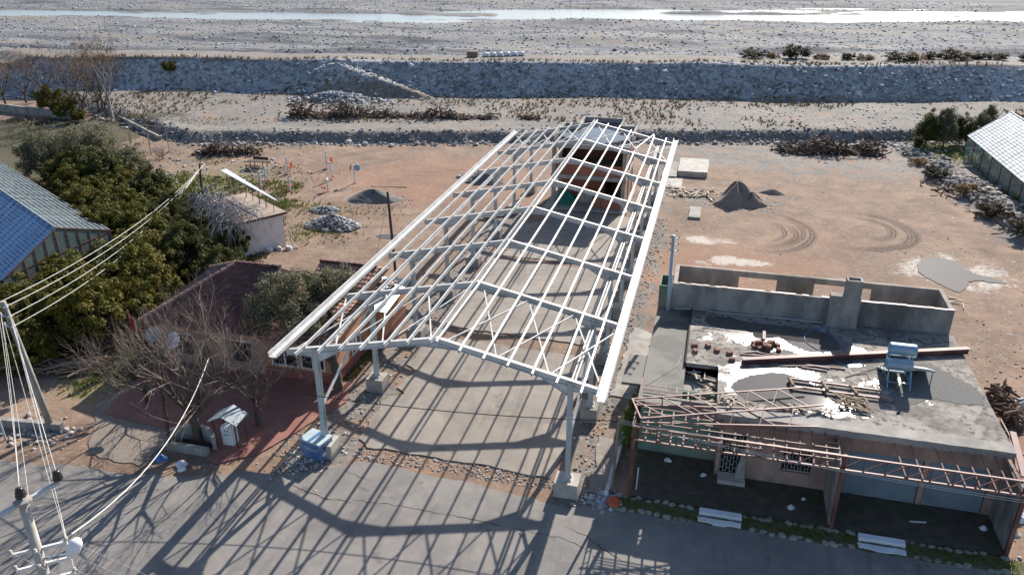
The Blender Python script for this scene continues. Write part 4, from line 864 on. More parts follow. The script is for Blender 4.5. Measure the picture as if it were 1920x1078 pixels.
wallbox(-18.2, -18.0, 33.22, 37.6, .62, 2.6, 'east_wall', M['orange_wall'], cot); wallbox(-18.2, -17.98, 33.22, 37.6, 0, .62, 'plinth', M['maroon_wall'], cot)
for (a, b) in ((-21.7, -20.15), (-20.0, -18.6)):
    w_ = MB().box(a + .06, b - .06, 33.09, 33.11, .80, 1.72).build('window', M['window'], cot)
    f_ = MB()
    for (p, q, r, s) in ((a, b, .74, .81), (a, b, 1.71, 1.78), (a, a + .07, .81, 1.71), (b - .07, b, .81, 1.71), ((a + b) / 2 - .04, (a + b) / 2 + .04, .81, 1.71)): f_.box(p, q, 33.0, 33.07, r, s)
    f_.build('frame', M['white'], w_)
for (a, b, z0, z1) in ((-27.6, -26.5, .7, 1.9), (-24.0, -22.8, .7, 1.9), (-26.0, -25.0, .06, 2.1)):
    w_ = MB().box(a, b, 32.98, 33.015, z0, z1).build('window' if z0 > .5 else 'door', M['window'] if z0 > .5 else M['wood'], cot)
    MB().box(a - .06, b + .06, 32.96, 32.979, z1, z1 + .07).build('lintel', M['white'], w_)
w_ = MB().box(-17.995, -17.97, 35.0, 36.0, .8, 1.9).build('window', M['window'], cot)
f_ = MB()
for (p, q, r, s) in ((34.95, 36.05, .74, .8), (34.95, 36.05, 1.9, 1.96), (34.95, 35.0, .8, 1.9), (36.0, 36.05, .8, 1.9), (35.47, 35.53, .8, 1.9)): f_.box(-17.968, -17.93, p, q, r, s)
f_.build('frame', M['white'], w_)
def tiled(e0, e1, r0, r1, mat, par, course=.34, tw=.24, name='roof_tiles'):
    # rows of overlapping pantiles on a sloping quad: eave edge e0-e1, ridge edge r0-r1
    e0, e1, r0, r1 = [Vector(p) for p in (e0, e1, r0, r1)]; nrm = (e1 - e0).cross(r0 - e0).normalized()
    if nrm.z < 0: nrm = -nrm
    hgt = ((r0 + r1) / 2 - (e0 + e1) / 2).length; n = max(3, int(hgt / course)); m = MB()
    for i in range(n):
        u0, u1 = i / n, (i + 1.12) / n
        a, b = e0.lerp(r0, u0), e1.lerp(r1, u0); c, d = e0.lerp(r0, min(u1, 1)), e1.lerp(r1, min(u1, 1))
        k = max(1, int((b - a).length / tw))
        for j in range(k):
            p, q = a.lerp(b, j / k), a.lerp(b, (j + .97) / k)
            cc = max(1e-4, 1); s, t_ = c.lerp(d, j / k), c.lerp(d, (j + .97) / k); mid0, mid1 = (p + q) / 2 + nrm * .085, (s + t_) / 2 + nrm * .045
            m.add([p + nrm * .035, mid0, q + nrm * .035, t_ + nrm * .0, mid1, s + nrm * .0, p, q], [(0, 1, 4, 5), (1, 2, 3, 4), (6, 7, 2, 1, 0)])
    o = m.build(name, mat, par); o['kind'] = 'stuff'; return o
ez, rz2 = 2.72, 5.25
RL, RR_ = (-24.7, 35.55, rz2), (-22.1, 35.55, rz2)
EFL, EFR, EBL, EBR = (-29.0, 32.3, ez), (-22.1, 32.3, ez), (-29.6, 39.8, ez), (-22.1, 39.8, ez)
MB().add([EFL, EFR, RR_, RL, EBL, EBR], [(0, 1, 2, 3), (0, 3, 4), (4, 3, 2, 5), (0, 4, 5, 1), (1, 5, 2)]).build('roof_boards', M['wood_dark'], cot)
tiled(EFL, EFR, RL, RR_, M['tile'], cot); tiled(EBL, EFL, RL, RL, M['tile'], cot); tiled(EBR, EBL, RR_, RL, M['tile'], cot)
def ridge_caps(p, q, par, mat, step=.36):
    p, q = Vector(p), Vector(q); n = int((q - p).length / step); m = MB(); d = (q - p).normalized()
    for i in range(n):
        a = p + d * (i * step); b = a + d * (step * 1.1); up = Vector((0, 0, .06))
        m.tube([a + up + Vector((0, 0, .03)), b + up], [.115, .085], 6)
    o = m.build('ridge_caps', mat, par); o['kind'] = 'stuff'
ridge_caps(EFL, RL, cot, M['tile_old']); ridge_caps(EBL, RL, cot, M['tile_old']); ridge_caps(RL, RR_, cot, M['tile'])
MB().add([(-22.1, 32.25, 2.75), (-21.97, 32.25, 2.75), (-21.97, 35.55, 5.33), (-22.1, 35.55, 5.33), (-22.1, 32.25, 2.87), (-21.97, 32.25, 2.87), (-21.97, 35.55, 5.45), (-22.1, 35.55, 5.45)], [(3, 2, 1, 0), (4, 5, 6, 7), (0, 1, 5, 4), (1, 2, 6, 5), (2, 3, 7, 6), (3, 0, 4, 7)]).build('verge_board', M['tile_old'], cot)
# lower right wings
q = [(-22.2, 32.5, 2.6), (-17.7, 32.5, 2.6), (-17.7, 37.4, 3.35), (-22.2, 37.4, 3.35)]
MB().add(q + [(a, b, c - .08) for a, b, c in q], [(0, 1, 2, 3), (7, 6, 5, 4), (0, 4, 5, 1), (1, 5, 6, 2), (2, 6, 7, 3), (3, 7, 4, 0)]).build('roof_boards', M['wood_dark'], cot)
tiled(q[0], q[1], q[3], q[2], M['tile_old'], cot)
q = [(-22.2, 37.5, 2.75), (-18.4, 37.5, 2.75), (-18.4, 40.2, 3.75), (-22.2, 40.2, 3.75)]; q2 = [(-18.4, 41.6, 3.1), (-22.2, 41.6, 3.1)]
MB().add(q + q2, [(0, 1, 2, 3), (3, 2, 4, 5), (1, 4, 2), (0, 3, 5), (0, 5, 4, 1)]).build('roof_boards', M['wood_dark'], cot)
tiled(q[0], q[1], q[3], q[2], M['tile_old'], cot); tiled(q2[0], q2[1], q[2], q[3], M['tile_old'], cot); ridge_caps(q[3], q[2], cot, M['tile'])
wallbox(-18.6, -18.42, 37.6, 40.4, 0, 2.7, 'east_wall', M['orange_wall'], cot)
# annex with corrugated sheet
an = empty('annex', (-17.6, 39.2, 0), 0, 'small orange lean-to with corrugated metal roof between cottage and steel shed', 'shed')
wallbox(-18.4, -17.2, 37.7, 37.85, 0, 2.3, 'front_wall', M['orange_wall'], an); wallbox(-17.35, -17.2, 37.85, 41.0, 0, 2.35, 'side_wall', M['orange_wall'], an); wallbox(-17.36, -17.19, 37.69, 41.0, 0, .6, 'plinth', M['maroon_wall'], an)
m = MB(); n = 14
for i in range(n):
    x = -18.9 + i * 2.05 / n; z0, z1 = 2.36, 2.72; w_ = 2.05 / n
    m.add([(x, 37.3, z0), (x + w_ / 2, 37.3, z0 + .05), (x + w_, 37.3, z0), (x + w_, 41.2, z1), (x + w_ / 2, 41.2, z1 + .05), (x, 41.2, z1)], [(0, 1, 4, 5), (1, 2, 3, 4)])
m.build('corrugated_roof', M['galv'], an)
for i in range(9):
    r_ = random.Random(i); x = -18.5 + r_.random() * 1.0; y = 38.2 + r_.random() * 2.4
    o = MB().obox((x, y, 2.47 + (y - 37.3) * .092 + .07), (.2, .3, .1), Matrix.Rotation(r_.random() * 3, 3, 'Z')).build('roof_weight', M['tile_old']); tag(o, 'broken tile weighing down the corrugated annex roof', 'tile', 'tiles on the annex roof')
# dishes and flag
def dish(c, r, az, label, mat):
    e = empty('satellite_dish', (c[0], c[1], 0), 0, label, 'satellite dish')
    ax = Vector((math.sin(az) * .8, math.cos(az) * .8, .6)).normalized(); c = Vector(c)
    MB().lathe(c, [(.02, 0), (r * .5, .03), (r * .85, .1), (r, .15), (r * .985, .16), (r * .84, .115), (r * .5, .045), (.02, .015)], 18, ax).build('reflector', mat, e, True)
    MB().tube([c, (c.x, c.y + .12, c.z - .3), (c.x, c.y + .12, hz(c.x, c.y) - .02)], .03, 6).build('mast', M['galv'], e)
    MB().bar(c - Vector((0, 0, r * .8)), c + ax * .45, .02, .02).build('feed_arm', M['galv'], e)
dish((-25.2, 30.15, 3.15), .42, R(186), 'round white satellite dish beside the bare tree', M['white']); dish((-26.9, 30.75, 3.0), .38, R(150), 'grey satellite dish turned away beside the cottage corner', M['galv'])
fl = empty('flag', (-30.1, 32.9, 0), 0, 'limp red flag on a thin pole at the orchard edge', 'flag')
MB().tube([(-30.1, 32.9, -.05), (-30.15, 32.92, 3.0)], .03, 6).build('pole', M['wood'], fl)
v = []; f = []
for i in range(5):
    for j in range(7): v.append((-30.12 + .08 * i + .04 * math.sin(j * 1.1 + i), 32.88 + .05 * math.sin(i * 2 + j * .7), 2.9 - j * .17 - i * .09))
for i in range(4):
    for j in range(6): f.append((i * 7 + j, i * 7 + j + 1, (i + 1) * 7 + j + 1, (i + 1) * 7 + j))
MB().add(v, f).build('cloth', M['red'], fl)

# ---------------------------------------------------------------- whitewashed hut
hut = empty('whitewashed_hut', (-33, 50.5, 0), 0, 'small whitewashed hut with flat earth-brown roof half buried in bare vines', 'hut')
e1 = Vector((-.84, .54, 0)); e2 = Vector((.54, .84, 0)); B0 = Vector((-30.75, 50.75, 0)); A0 = B0 - e2 * 3.6
def quadwall(p, q, th, z0, z1, name, mat, par):
    d = (q - p).normalized(); nn = Vector((-d.y, d.x, 0)) * th
    return MB().prism([tuple((p)[:2]), tuple(q[:2]), tuple((q + nn)[:2]), tuple((p + nn)[:2])], z0, z1).build(name, mat, par)
quadwall(A0, B0, .25, -.1, 2.6, 'front_wall', M['whitewash'], hut); quadwall(B0 + e1 * .25, B0 + e1 * 6.0, .25, -.1, 2.6, 'side_wall', M['whitewash'], hut)
quadwall(A0 + e1 * 6, A0 + e1 * .25, .25, -.1, 2.6, 'side_wall', M['whitewash'], hut)
rp_ = [A0 - e1 * .25 - e2 * .2, B0 - e1 * .25 + e2 * .25, B0 + e1 * 6.4 + e2 * .25, A0 + e1 * 6.4 - e2 * .2]
MB().prism([tuple(p[:2]) for p in rp_], 2.6, 2.72).build('roof_sheet', M['rustbrown'], hut)
MB().bar(rp_[0] + Vector((0, 0, 2.66)) - e1 * .03, rp_[1] + Vector((0, 0, 2.66)) - e1 * .03, .05, .16).build('fascia', M['wood_dark'], hut)
cn = empty('sheet_canopy', (-34, 52.5, 2.7), 0, 'narrow white sheet canopy on thin posts above the whitewashed hut', 'canopy')
s0 = B0 - e1 * .1 - e2 * .45; s1 = B0 + e1 * 9.6 - e2 * .25
a, b = s0 + Vector((0, 0, 3.75)), s1 + Vector((0, 0, 3.95)); wv = e2 * .5 + Vector((0, 0, .05))
MB().add([a, b, b + wv, a + wv * .2, a - Vector((0, 0, .05)), b - Vector((0, 0, .05)), b + wv - Vector((0, 0, .05)), a + wv * .2 - Vector((0, 0, .05))], [(0, 1, 2, 3), (7, 6, 5, 4), (0, 4, 5, 1), (1, 5, 6, 2), (2, 6, 7, 3), (3, 7, 4, 0)]).build('sheet', M['white'], cn)
for i in range(8):
    p = a.lerp(b, (i + .4) / 8.2) - Vector((0, 0, .05)); z0 = 2.72 if i < 5 else hz(p.x, p.y) - .05
    MB().bar((p.x, p.y, z0), tuple(p + wv * .05), .035, .035).build('post', M['wood_dark'], cn)
    if i: p2 = p + wv * .5 * (i / 8) + e1 * .22; MB().bar((p2.x, p2.y, z0), tuple(p2 - Vector((0, 0, .02))), .03, .03).build('post', M['wood_dark'], cn)
tag(MB().tube([(-30.45, 50.95, 1.3), (-30.3, 50.75, .6), (-29.9, 50.5, .12), (-29.6, 50.45, .05)], .06, 6).build('drain_pipe', M['cable']), 'bent pale drain pipe at the corner of the whitewashed hut', 'pipe')

# ---------------------------------------------------------------- greenhouses
GR = random.Random(4)
def greenhouse(name, label, apex, eR, eL, dvec, length, panes_r, panes_l, mats, gz, gable=True):
    # apex / eave points of the near gable; dvec = horizontal ridge direction
    g = empty(name, (apex[0], apex[1], gz), 0, label, 'greenhouse'); apex, eR, eL = Vector(apex), Vector(eR), Vector(eL); d = Vector(dvec).normalized() * length
    for (e, n, mt, bm) in ((eR, panes_r, mats[0], mats[2]), (eL, panes_l, mats[1], mats[3])):
        nr = (apex - e).cross(d).normalized(); nr = nr if nr.z > 0 else -nr
        for i in range(n):
            u0, u1 = (i + .06) / n, (i + .94) / n
            gs = MB(); K = int(length / .8)
            for c in range(K):
                s0_, s1_ = d * (c / K), d * ((c + 1.03) / K); dz0, dz1 = nr * GR.uniform(0, .03), nr * GR.uniform(.0, .03)
                gs.quad(e.lerp(apex, u0) + s0_ + dz0, e.lerp(apex, u1) + s0_ + dz1, e.lerp(apex, u1) + s1_ + dz1 * .3, e.lerp(apex, u0) + s1_ + dz0 * .2)
            gs.build('glass_strip', mt, g)
            p = e.lerp(apex, i / n) + nr * .02; MB().bar(p, p + d, .075, .05, up=nr).build('glazing_bar', bm, g)
        # cross bars
        cb = MB(); k = int(length / 1.0)
        for i in range(k + 1): cb.bar(e + d * (i / k) + nr * .05, apex + d * (i / k) + nr * .05, .03, .03)
        o = cb.build('glazing_laps', bm, g); o['kind'] = 'stuff'
    MB().bar(apex + Vector((0, 0, .06)), apex + d + Vector((0, 0, .06)), .1, .06).build('ridge_cap', mats[2], g)
    for e in (eR, eL):
        b0 = Vector((e.x, e.y, gz)); k = 14
        for i in range(k):
            p0, p1 = e + d * ((i + .05) / k), e + d * ((i + .95) / k)
            MB().quad(Vector((p0.x, p0.y, gz)), Vector((p1.x, p1.y, gz)), p1, p0).build('wall_pane', mats[4], g)
            q = e + d * (i / k); MB().bar((q.x, q.y, gz - .1), q, .06, .06).build('wall_post', M['rust'], g)
    if gable:
        W = 10
        for i in range(W):
            for (u0, u1) in ((i / W, (i + 1) / W),):
                a, b = eL.lerp(eR, u0 + .006), eL.lerp(eR, u1 - .006)
                def top(u): return eL.lerp(apex, u * 2) if u <= .5 else apex.lerp(eR, (u - .5) * 2)
                H0 = [gz, gz + .85, gz + 1.7, gz + 2.5, 99]
                ta, tb = top(u0 + .006).z, top(u1 - .006).z
                for r in range(4):
                    lo = H0[r]; ha, hb = min(H0[r + 1], ta), min(H0[r + 1], tb)
                    if ha <= lo + .05 and hb <= lo + .05: continue
                    MB().quad((a.x, a.y, lo + .03), (b.x, b.y, lo + .03), (b.x, b.y, max(hb - .03, lo + .03)), (a.x, a.y, max(ha - .03, lo + .03))).build('gable_pane', mats[4], g)
            q = eL.lerp(eR, i / W); MB().bar((q.x, q.y, gz - .1), (q.x, q.y, top(i / W).z), .06, .06).build('gable_post', M['rust'], g)
        for z in (gz + .85, gz + 1.7, gz + 2.5):
            lo_, hi_ = (0, 1) if z < min(eR.z, eL.z) else (.5 * (z - eL.z) / (apex.z - eL.z), 1 - .5 * (z - eR.z) / (apex.z - eR.z))
            a, b = eL.lerp(eR, lo_), eL.lerp(eR, hi_); MB().bar((a.x, a.y, z), (b.x, b.y, z), .05, .05).build('gable_rail', M['rust'], g)
        MB().bar(eL, apex, .08, .08).build('verge_bar', M['rust'], g); MB().bar(apex, eR, .08, .08).build('verge_bar', M['rust'], g)
    return g
greenhouse('greenhouse', 'greenhouse with blue film slope and shaded glass slope beside the orange trees', (-41.0, 40.2, 4.2), (-40.7, 44.4, 2.6), (-41.3, 35.6, 2.4), (-.86, .5, 0), 40, 9, 18, (M['gh_glass'], M['gh_blue'], M['galv'], M['blue'], M['gh_clear']), 0.0)
greenhouse('greenhouse', 'greenhouse with whitened glass roof on the stony right edge of the yard', (29.8, 94.5, 4.4), (34.2, 94.5, 2.3), (25.5, 91.8, 2.3), (0.02, -1, 0), 40, 8, 16, (M['gh_white'], M['gh_white'], M['shutter'], M['shutter'], M['gh_clear']), 0.1)
# ---------------------------------------------------------------- vegetation
def leaf_mesh(name, centers, crad, n_per, size, seed, aspect=.55, flat=.0):
    r = np.random.default_rng(seed); centers = np.asarray(centers); K = len(centers)
    c = np.repeat(centers, n_per, 0); rad = np.repeat(np.asarray(crad), n_per)[:, None]
    d = r.normal(size=(len(c), 3)); d /= np.linalg.norm(d, axis=1, keepdims=True)
    p = c + d * rad * (r.random((len(c), 1)) ** .45) * np.array([1, 1, .85])
    nrm = d * .7 + r.normal(size=d.shape) * .6 + np.array([0, 0, .5]); nrm /= np.linalg.norm(nrm, axis=1, keepdims=True)
    u = np.cross(nrm, r.normal(size=d.shape)); u /= np.linalg.norm(u, axis=1, keepdims=True); v = np.cross(nrm, u)
    s = (size * (.6 + .8 * r.random((len(c), 1))))
    q = np.stack([p - u * s, p + v * s * aspect, p + u * s, p - v * s * aspect], 1).reshape(-1, 3)
    f = np.arange(len(q)).reshape(-1, 4)
    return np_mesh(name, q, f)
def crown_points(rx, rz, zc, n, seed, shell=.5):
    r = np.random.default_rng(seed); out = []
    lob = r.normal(size=(5, 3)); lob /= np.linalg.norm(lob, axis=1, keepdims=True)
    while len(out) < n:
        d = r.normal(size=3); d /= np.linalg.norm(d)
        if d[2] < -.75: continue
        k = 1 + .3 * np.max(lob @ d) - .2 + .17 * r.normal()
        q = d * (shell + (1 - shell) * r.random() ** .6) * k
        out.append((q[0] * rx, q[1] * rx, zc + q[2] * rz))
    return np.array(out)
def limbs(mb, base, tips, r0, seed):
    r = random.Random(seed); b = Vector(base)
    for t in tips:
        t = Vector(t); m = b.lerp(t, .5) + Vector((r.uniform(-.2, .2), r.uniform(-.2, .2), r.uniform(0, .25)))
        mb.tube([b, m, t], [r0, r0 * .55, r0 * .2], 5, False)
def tree_proto(name, rx, rz, zc, mat, seed, nclump=70, n_per=75, lsize=.08, trunk_r=.12, crad=.37, bark='bark'):
    root = empty(name, (0, 0, 0))
    pts = crown_points(rx, rz, zc, nclump, seed)
    r = np.random.default_rng(seed + 50)
    cr = link('crown', leaf_mesh('crown', pts, crad * (.7 + .6 * r.random(len(pts))), n_per, lsize, seed), mat, root)
    tk = MB(); z1 = max(.4, zc - rz * .75); tk.tube([(0, 0, -.15), (.04, .02, z1 * .6), (.02, .06, z1)], [trunk_r * 1.3, trunk_r, trunk_r * .85], 7, False)
    limbs(tk, (.02, .06, z1), [tuple(p * np.array([.8, .8, 1])) for p in pts[::5]], trunk_r * .6, seed)
    tk.build('trunk', M[bark], root, True)
    return root
def place(root, x, y, rz_=0, s=1, label=None, cat='tree', group=None, first=[set()], sz=None):
    o = root if root.name not in first[0] else copy_tree(root); first[0].add(root.name)
    o.location = (x, y, hz(x, y)); o.rotation_euler = (0, 0, rz_); o.scale = (s, s, sz or s); return tag(o, label, cat, group)
gro = [tree_proto('orange_tree', 1.85, 1.45, 1.75, M['leaf'], 1, 105, 150), tree_proto('orange_tree', 2.0, 1.6, 1.85, M['leaf'], 2, 115, 150), tree_proto('orange_tree', 1.9, 1.7, 1.9, M['leaf_dark'], 3, 110, 150), tree_proto('orange_tree', 1.75, 1.5, 1.7, M['leaf'], 4, 105, 150)]
gl_ = [(-51.9, 57.9, 2, 1.1), (-47.2, 52.0, 0, 1.0), (-44.2, 50.2, 1, 1.0), (-39.2, 38.6, 1, .9), (-37.2, 36.7, 1, 1.0), (-38.2, 42.6, 0, .95), (-34.1, 39.2, 3, 1.12), (-33.7, 33.6, 1, 1.1), (-38.6, 33.8, 3, .95), (-34.2, 43.6, 2, 1.05), (-38.0, 46.4, 0, 1.05), (-35.0, 30.6, 3, .85), (-34.4, 36.4, 0, 1.0), (-37.4, 31.2, 1, .9), (-40.4, 50.0, 2, 1.0), (-35.9, 46.2, 2, 1.05), (-36.0, 41.0, 1, 1.0), (-49.5, 56.0, 1, .95), (-46.4, 47.9, 3, .8), (-41.2, 47.4, 1, .9), (-54.8, 58.8, 2, 1.1), (-31.6, 36.6, 0, .85), (-39.4, 34.9, 3, .85), (-43.5, 33.0, 1, 1.0), (-30.2, 41.8, 2, .85), (-36.4, 38.6, 2, 1.0), (-33.2, 46.6, 2, .8), (-45.5, 54.6, 2, 1.0), (-50.6, 53.4, 0, .9), (-43.0, 46.4, 1, .95), (-48.6, 50.8, 3, 1.0), (-53.6, 55.6, 1, .95), (-42.6, 53.2, 0, .9), (-39.0, 53.6, 2, .85), (-37.0, 44.6, 1, 1.0), (-36.2, 33.4, 0, .95), (-41.6, 31.6, 3, 1.0), (-56.4, 58.0, 3, 1.0)]
rr = random.Random(2)
marks = [((-40.7, 44.4), 'the greenhouse eave corner'), ((-41.3, 36), 'the greenhouse gable'), ((-29.0, 36), 'the cottage roof'), ((-33.5, 49), 'the dead vine on the hut'), ((-57.5, 61.6), 'the large olive tree'), ((-35, 30), 'the firewood stack'), ((-36.5, 40), 'the sagging wires over the orchard'), ((-48.0, 56.5), 'the bare grey bush')]
ords = 'nearest second third fourth fifth sixth seventh eighth ninth tenth'.split(); cnt = {}; tl = {}
for (x, y, k, s) in sorted(gl_, key=lambda q: min(math.hypot(q[0] - m_[0][0], q[1] - m_[0][1]) for m_ in marks)):
    m_ = min(marks, key=lambda m_: math.hypot(x - m_[0][0], y - m_[0][1])); i = cnt.get(m_[1], 0); cnt[m_[1]] = i + 1
    tl[(x, y)] = ('dark leaved' if k == 2 else 'yellowish green') + ' orange tree, ' + ords[i] + (' ' if i == 0 else ' nearest ') + 'to ' + m_[1]
for (x, y, k, s) in gl_:
    lab = tl[(x, y)]
    place(gro[k], x, y, rr.uniform(0, 6), s * rr.uniform(.95, 1.06), lab, 'tree', 'orange trees in the orchard')
ol = [tree_proto('olive_tree', 2.6, 1.9, 2.5, M['leaf_olive'], 11, 130, 140, .075, .16, .5), tree_proto('olive_tree', 2.2, 1.8, 2.3, M['leaf_olive'], 12, 110, 140, .075, .16, .5)]
for (x, y, k, s, l) in ((-57.5, 61.6, 0, 1.1, 'large grey-green olive tree behind the greenhouse'), (-61.5, 61.2, 1, 1.1, 'grey-green olive tree at the back corner of the greenhouse'), (-53.5, 62.0, 1, .85, 'smaller olive tree next to the weedy rubble strip')):
    place(ol[k], x, y, rr.uniform(0, 6), s, l)
# olive leaning over the cottage, with its forked dark trunk
ot = empty('olive_tree', (-17.8, 32.6, 0), 0, 'grey-green olive tree leaning over the cottage front with forked dark trunk', 'tree')
pts = np.concatenate([crown_points(1.9, 1.35, 0, 85, 21) + np.array([-20.6, 34.4, 4.2]), crown_points(1.35, 1.05, 0, 50, 22) + np.array([-19.1, 35.4, 4.5]), crown_points(1.1, .8, 0, 30, 23) + np.array([-19.6, 32.8, 3.9]), crown_points(.9, .8, 0, 24, 24) + np.array([-21.7, 32.9, 3.7])])
link('crown', leaf_mesh('crown', pts, .42 * np.ones(len(pts)), 140, .062, 25), M['leaf_olive'], ot)
tk = MB(); tk.tube([(-17.7, 32.5, -.1), (-17.75, 32.65, .8), (-17.95, 32.75, 1.7), (-18.1, 33.2, 2.4)], [.27, .22, .21, .17], 8, False)
tk.tube([(-17.9, 32.7, 1.5), (-18.6, 32.7, 2.0), (-19.3, 33.0, 2.5), (-19.9, 33.3, 3.6)], [.15, .12, .1, .05], 7, False); tk.tube([(-18.05, 33.1, 2.3), (-18.7, 34.4, 3.4), (-20.6, 34.6, 4.3)], [.15, .11, .05], 7, False); tk.tube([(-18.7, 32.72, 2.05), (-19.6, 32.5, 2.35), (-21.2, 33.6, 3.8)], [.09, .08, .04], 6, False)
limbs(tk, (-20.2, 34.3, 3.7), [tuple(p) for p in pts[::9]], .06, 4)
tk.build('trunk', M['bark'], ot, True)
# ---- bare trees
def bare(name, x, y, label, H, spread, seed, mat, depth=5, r0=.14, stems=4, trunk_h=1.2, leaves=None, up=.55, tmat='bark', group=None, kids=(3, 4)):
    r = random.Random(seed); z0 = hz(x, y); e = empty(name, (x, y, z0), 0, label, 'tree', group); tk = MB(); tw = MB(); tips = []
    top = Vector((x, y, z0 + trunk_h)); tk.tube([(x, y, z0 - .15), (x + r.uniform(-.1, .1), y, z0 + trunk_h * .5), top], [r0 * 1.35, r0 * 1.05, r0], 7, False)
    def grow(p, d, l, rad, lv):
        bend = Vector((r.gauss(0, .22), r.gauss(0, .22), r.gauss(.06, .15)))
        m = p + d * l * .5 + bend * l * .18; d2 = (d + bend * .5).normalized(); q = m + d2 * l * .5
        mb = tk if lv >= depth - 1 else tw
        mb.tube([p, m, q], [rad, rad * .8, rad * .58], 5 if lv >= depth - 1 else (4 if lv >= 2 else 3), False)
        if lv == 0: tips.append(q); return
        for i in range(r.randint(*kids)):
            a = Vector((r.gauss(0, 1), r.gauss(0, 1), r.gauss(0, .8))); a = (a - d2 * a.dot(d2)).normalized()
            nd = (d2 * r.uniform(.7, 1.2) + a * r.uniform(.4, .95) + Vector((0, 0, up * .35))).normalized()
            st = p.lerp(q, r.uniform(.45, 1.0)) if i else q
            grow(st, nd, l * r.uniform(.58, .84), rad * r.uniform(.42, .54), lv - 1)
    for i in range(stems):
        a = 2 * math.pi * (i + r.uniform(-.25, .25)) / stems; d = Vector((math.cos(a) * spread, math.sin(a) * spread, 1)).normalized()
        grow(top - Vector((0, 0, r.uniform(0, .25) * trunk_h)), d, H * .36, r0 * .68, depth)
    tk.build('trunk', M[tmat], e, True); tw.build('crown', mat, e)
    if leaves is not None:
        pt = np.array([tuple(t) for t in tips])[:: leaves[1]]; link('leaves', leaf_mesh('leaves', pt, leaves[2] * np.ones(len(pt)), leaves[3], leaves[4], seed), leaves[0], e)
    return e
bare('bare_tree', -22.1, 26.7, 'large bare mulberry tree spreading over the brick patio', 6.6, .8, 5, M['twig'], 5, .19, 8, 1.6, up=.5, kids=(3, 3))
bare('bare_tree', -20.0, 28.6, 'smaller bare tree behind the meter cabinet on the patio', 5.0, .9, 8, M['twig'], 4, .12, 6, 1.5, up=.4, kids=(3, 3))
bare('bare_tree', -26.6, 29.0, 'thin bare sapling beside the satellite dishes', 4.6, 1.3, 9, M['twig'], 4, .09, 6, .8, up=.35)
rowx = [(-95.1, 90.0, 7.0, 'grey'), (-93.0, 91.5, 6.5, 'rusty'), (-91.5, 93.0, 8.0, 'rusty'), (-84.5, 90.5, 9.5, 'grey'), (-80.8, 88.2, 7.5, 'rusty'), (-77.5, 87.2, 8.5, 'rusty'), (-75.6, 86.2, 8.0, 'rusty')]
lb = {'grey': 'grey leafless tree in the row along the embankment', 'rusty': 'russet leafless tree in the row along the embankment'}
for i, (x, y, h, k) in enumerate(rowx):
    bare('leafless_tree', x, y, lb[k].replace(' in the row', ', ' + 'seventh sixth fifth fourth third second first'.split()[i] + ' from the poplars in the row'), h, .55, 30 + i, M['twig_grey'] if k == 'grey' else M['twig_rusty'], 4, .13, 5, 1.2, up=.9, kids=(3, 3), group='leafless trees along the embankment')
bare('poplar', -73.3, 84.4, 'tall poplar with pale trunk and dry leaves at the end of the tree row', 8.6, .2, 40, M['twig_rusty'], 4, .15, 4, 2.8, leaves=(M['leaf_dry'], 3, .35, 9, .09), up=1.5, kids=(2, 3), tmat='twig_grey')
bare('poplar', -76.6, 86.9, 'shorter poplar with brown leaves beside the pale trunked one', 7.0, .25, 41, M['twig_rusty'], 4, .12, 4, 1.6, leaves=(M['leaf_dry'], 3, .35, 9, .09), up=1.4, kids=(2, 3))
bare('bare_bush', -48.0, 56.5, 'bare grey bush between the olive trees and the weeds', 2.6, 1.0, 50, M['twig_grey'], 4, .07, 6, .3, up=.4)
bare('bare_bush', -51.2, 74.5, 'bare brown bush on the debris heap below the bank', 1.7, 1.5, 51, M['twig_rusty'], 4, .05, 8, .2, up=.3)
bare('bare_bush', -56.0, 70.5, 'low bare bush beside the olive tree and track', 1.7, 1.4, 52, M['twig_grey'], 4, .05, 7, .2, up=.3)
rb_ = random.Random(8)
for i in range(9):
    x, y = -80 + i * 2.4 + rb_.uniform(-1, 1), 78 - i * 1.25 + rb_.uniform(-3, 3)
    bare('bare_bush', x, y, 'low bare brown bush, ' + 'first second third fourth fifth sixth seventh eighth ninth'.split()[i] + ' from the tree row on the scrubby field', rb_.uniform(1.2, 2.0), 1.3, 300 + i, M['twig_grey'] if i % 2 else M['twig_rusty'], 3, .05, 7, .2, up=.3, group='bare bushes on the scrubby field', kids=(3, 4))
# tangle of dead vine over the hut
vn_ = empty('dead_vine', (-34.2, 49.2, 0), 0, 'tangle of grey dead vine smothering the whitewashed hut', 'vine'); r = random.Random(77); mb = MB()
for i in range(620):
    u, v = r.uniform(-1.2, 5.4), r.uniform(-1.4, 1.5); p = Vector(A0) + e1 * u + e2 * v * (1 - .12 * u) + Vector((0, 0, 2.75 + r.uniform(0, 1.1)))
    d = (Vector((r.gauss(-.1, .7), r.gauss(-.55, .6), r.gauss(.45, .35)))).normalized(); pts = [p]; l = r.uniform(.25, .5)
    for k in range(r.randint(3, 6)):
        d = (d + Vector((r.gauss(0, .25), r.gauss(-.05, .25), -.30))).normalized(); pts.append(pts[-1] + d * l)
    mb.tube(pts, [.024] + [.018] * (len(pts) - 2) + [.008], 3, False)
for i in range(260):   # curtain hanging down the left wall
    p = Vector(A0) + e1 * r.uniform(-.2, 4) - e2 * r.uniform(.1, .7) + Vector((0, 0, r.uniform(2.2, 3.0))); pts = [p]; d = Vector((r.gauss(0, .3), r.gauss(-.5, .3), -.2))
    for k in range(6): d = (d + Vector((r.gauss(0, .2), r.gauss(0, .2), -.35))).normalized(); pts.append(pts[-1] + d * .42)
    pts = [q for q in pts if q.z > 0]
    if len(pts) > 1: mb.tube(pts, .012, 3, False)
mb.build('twigs', M['twig_grey'], vn_)
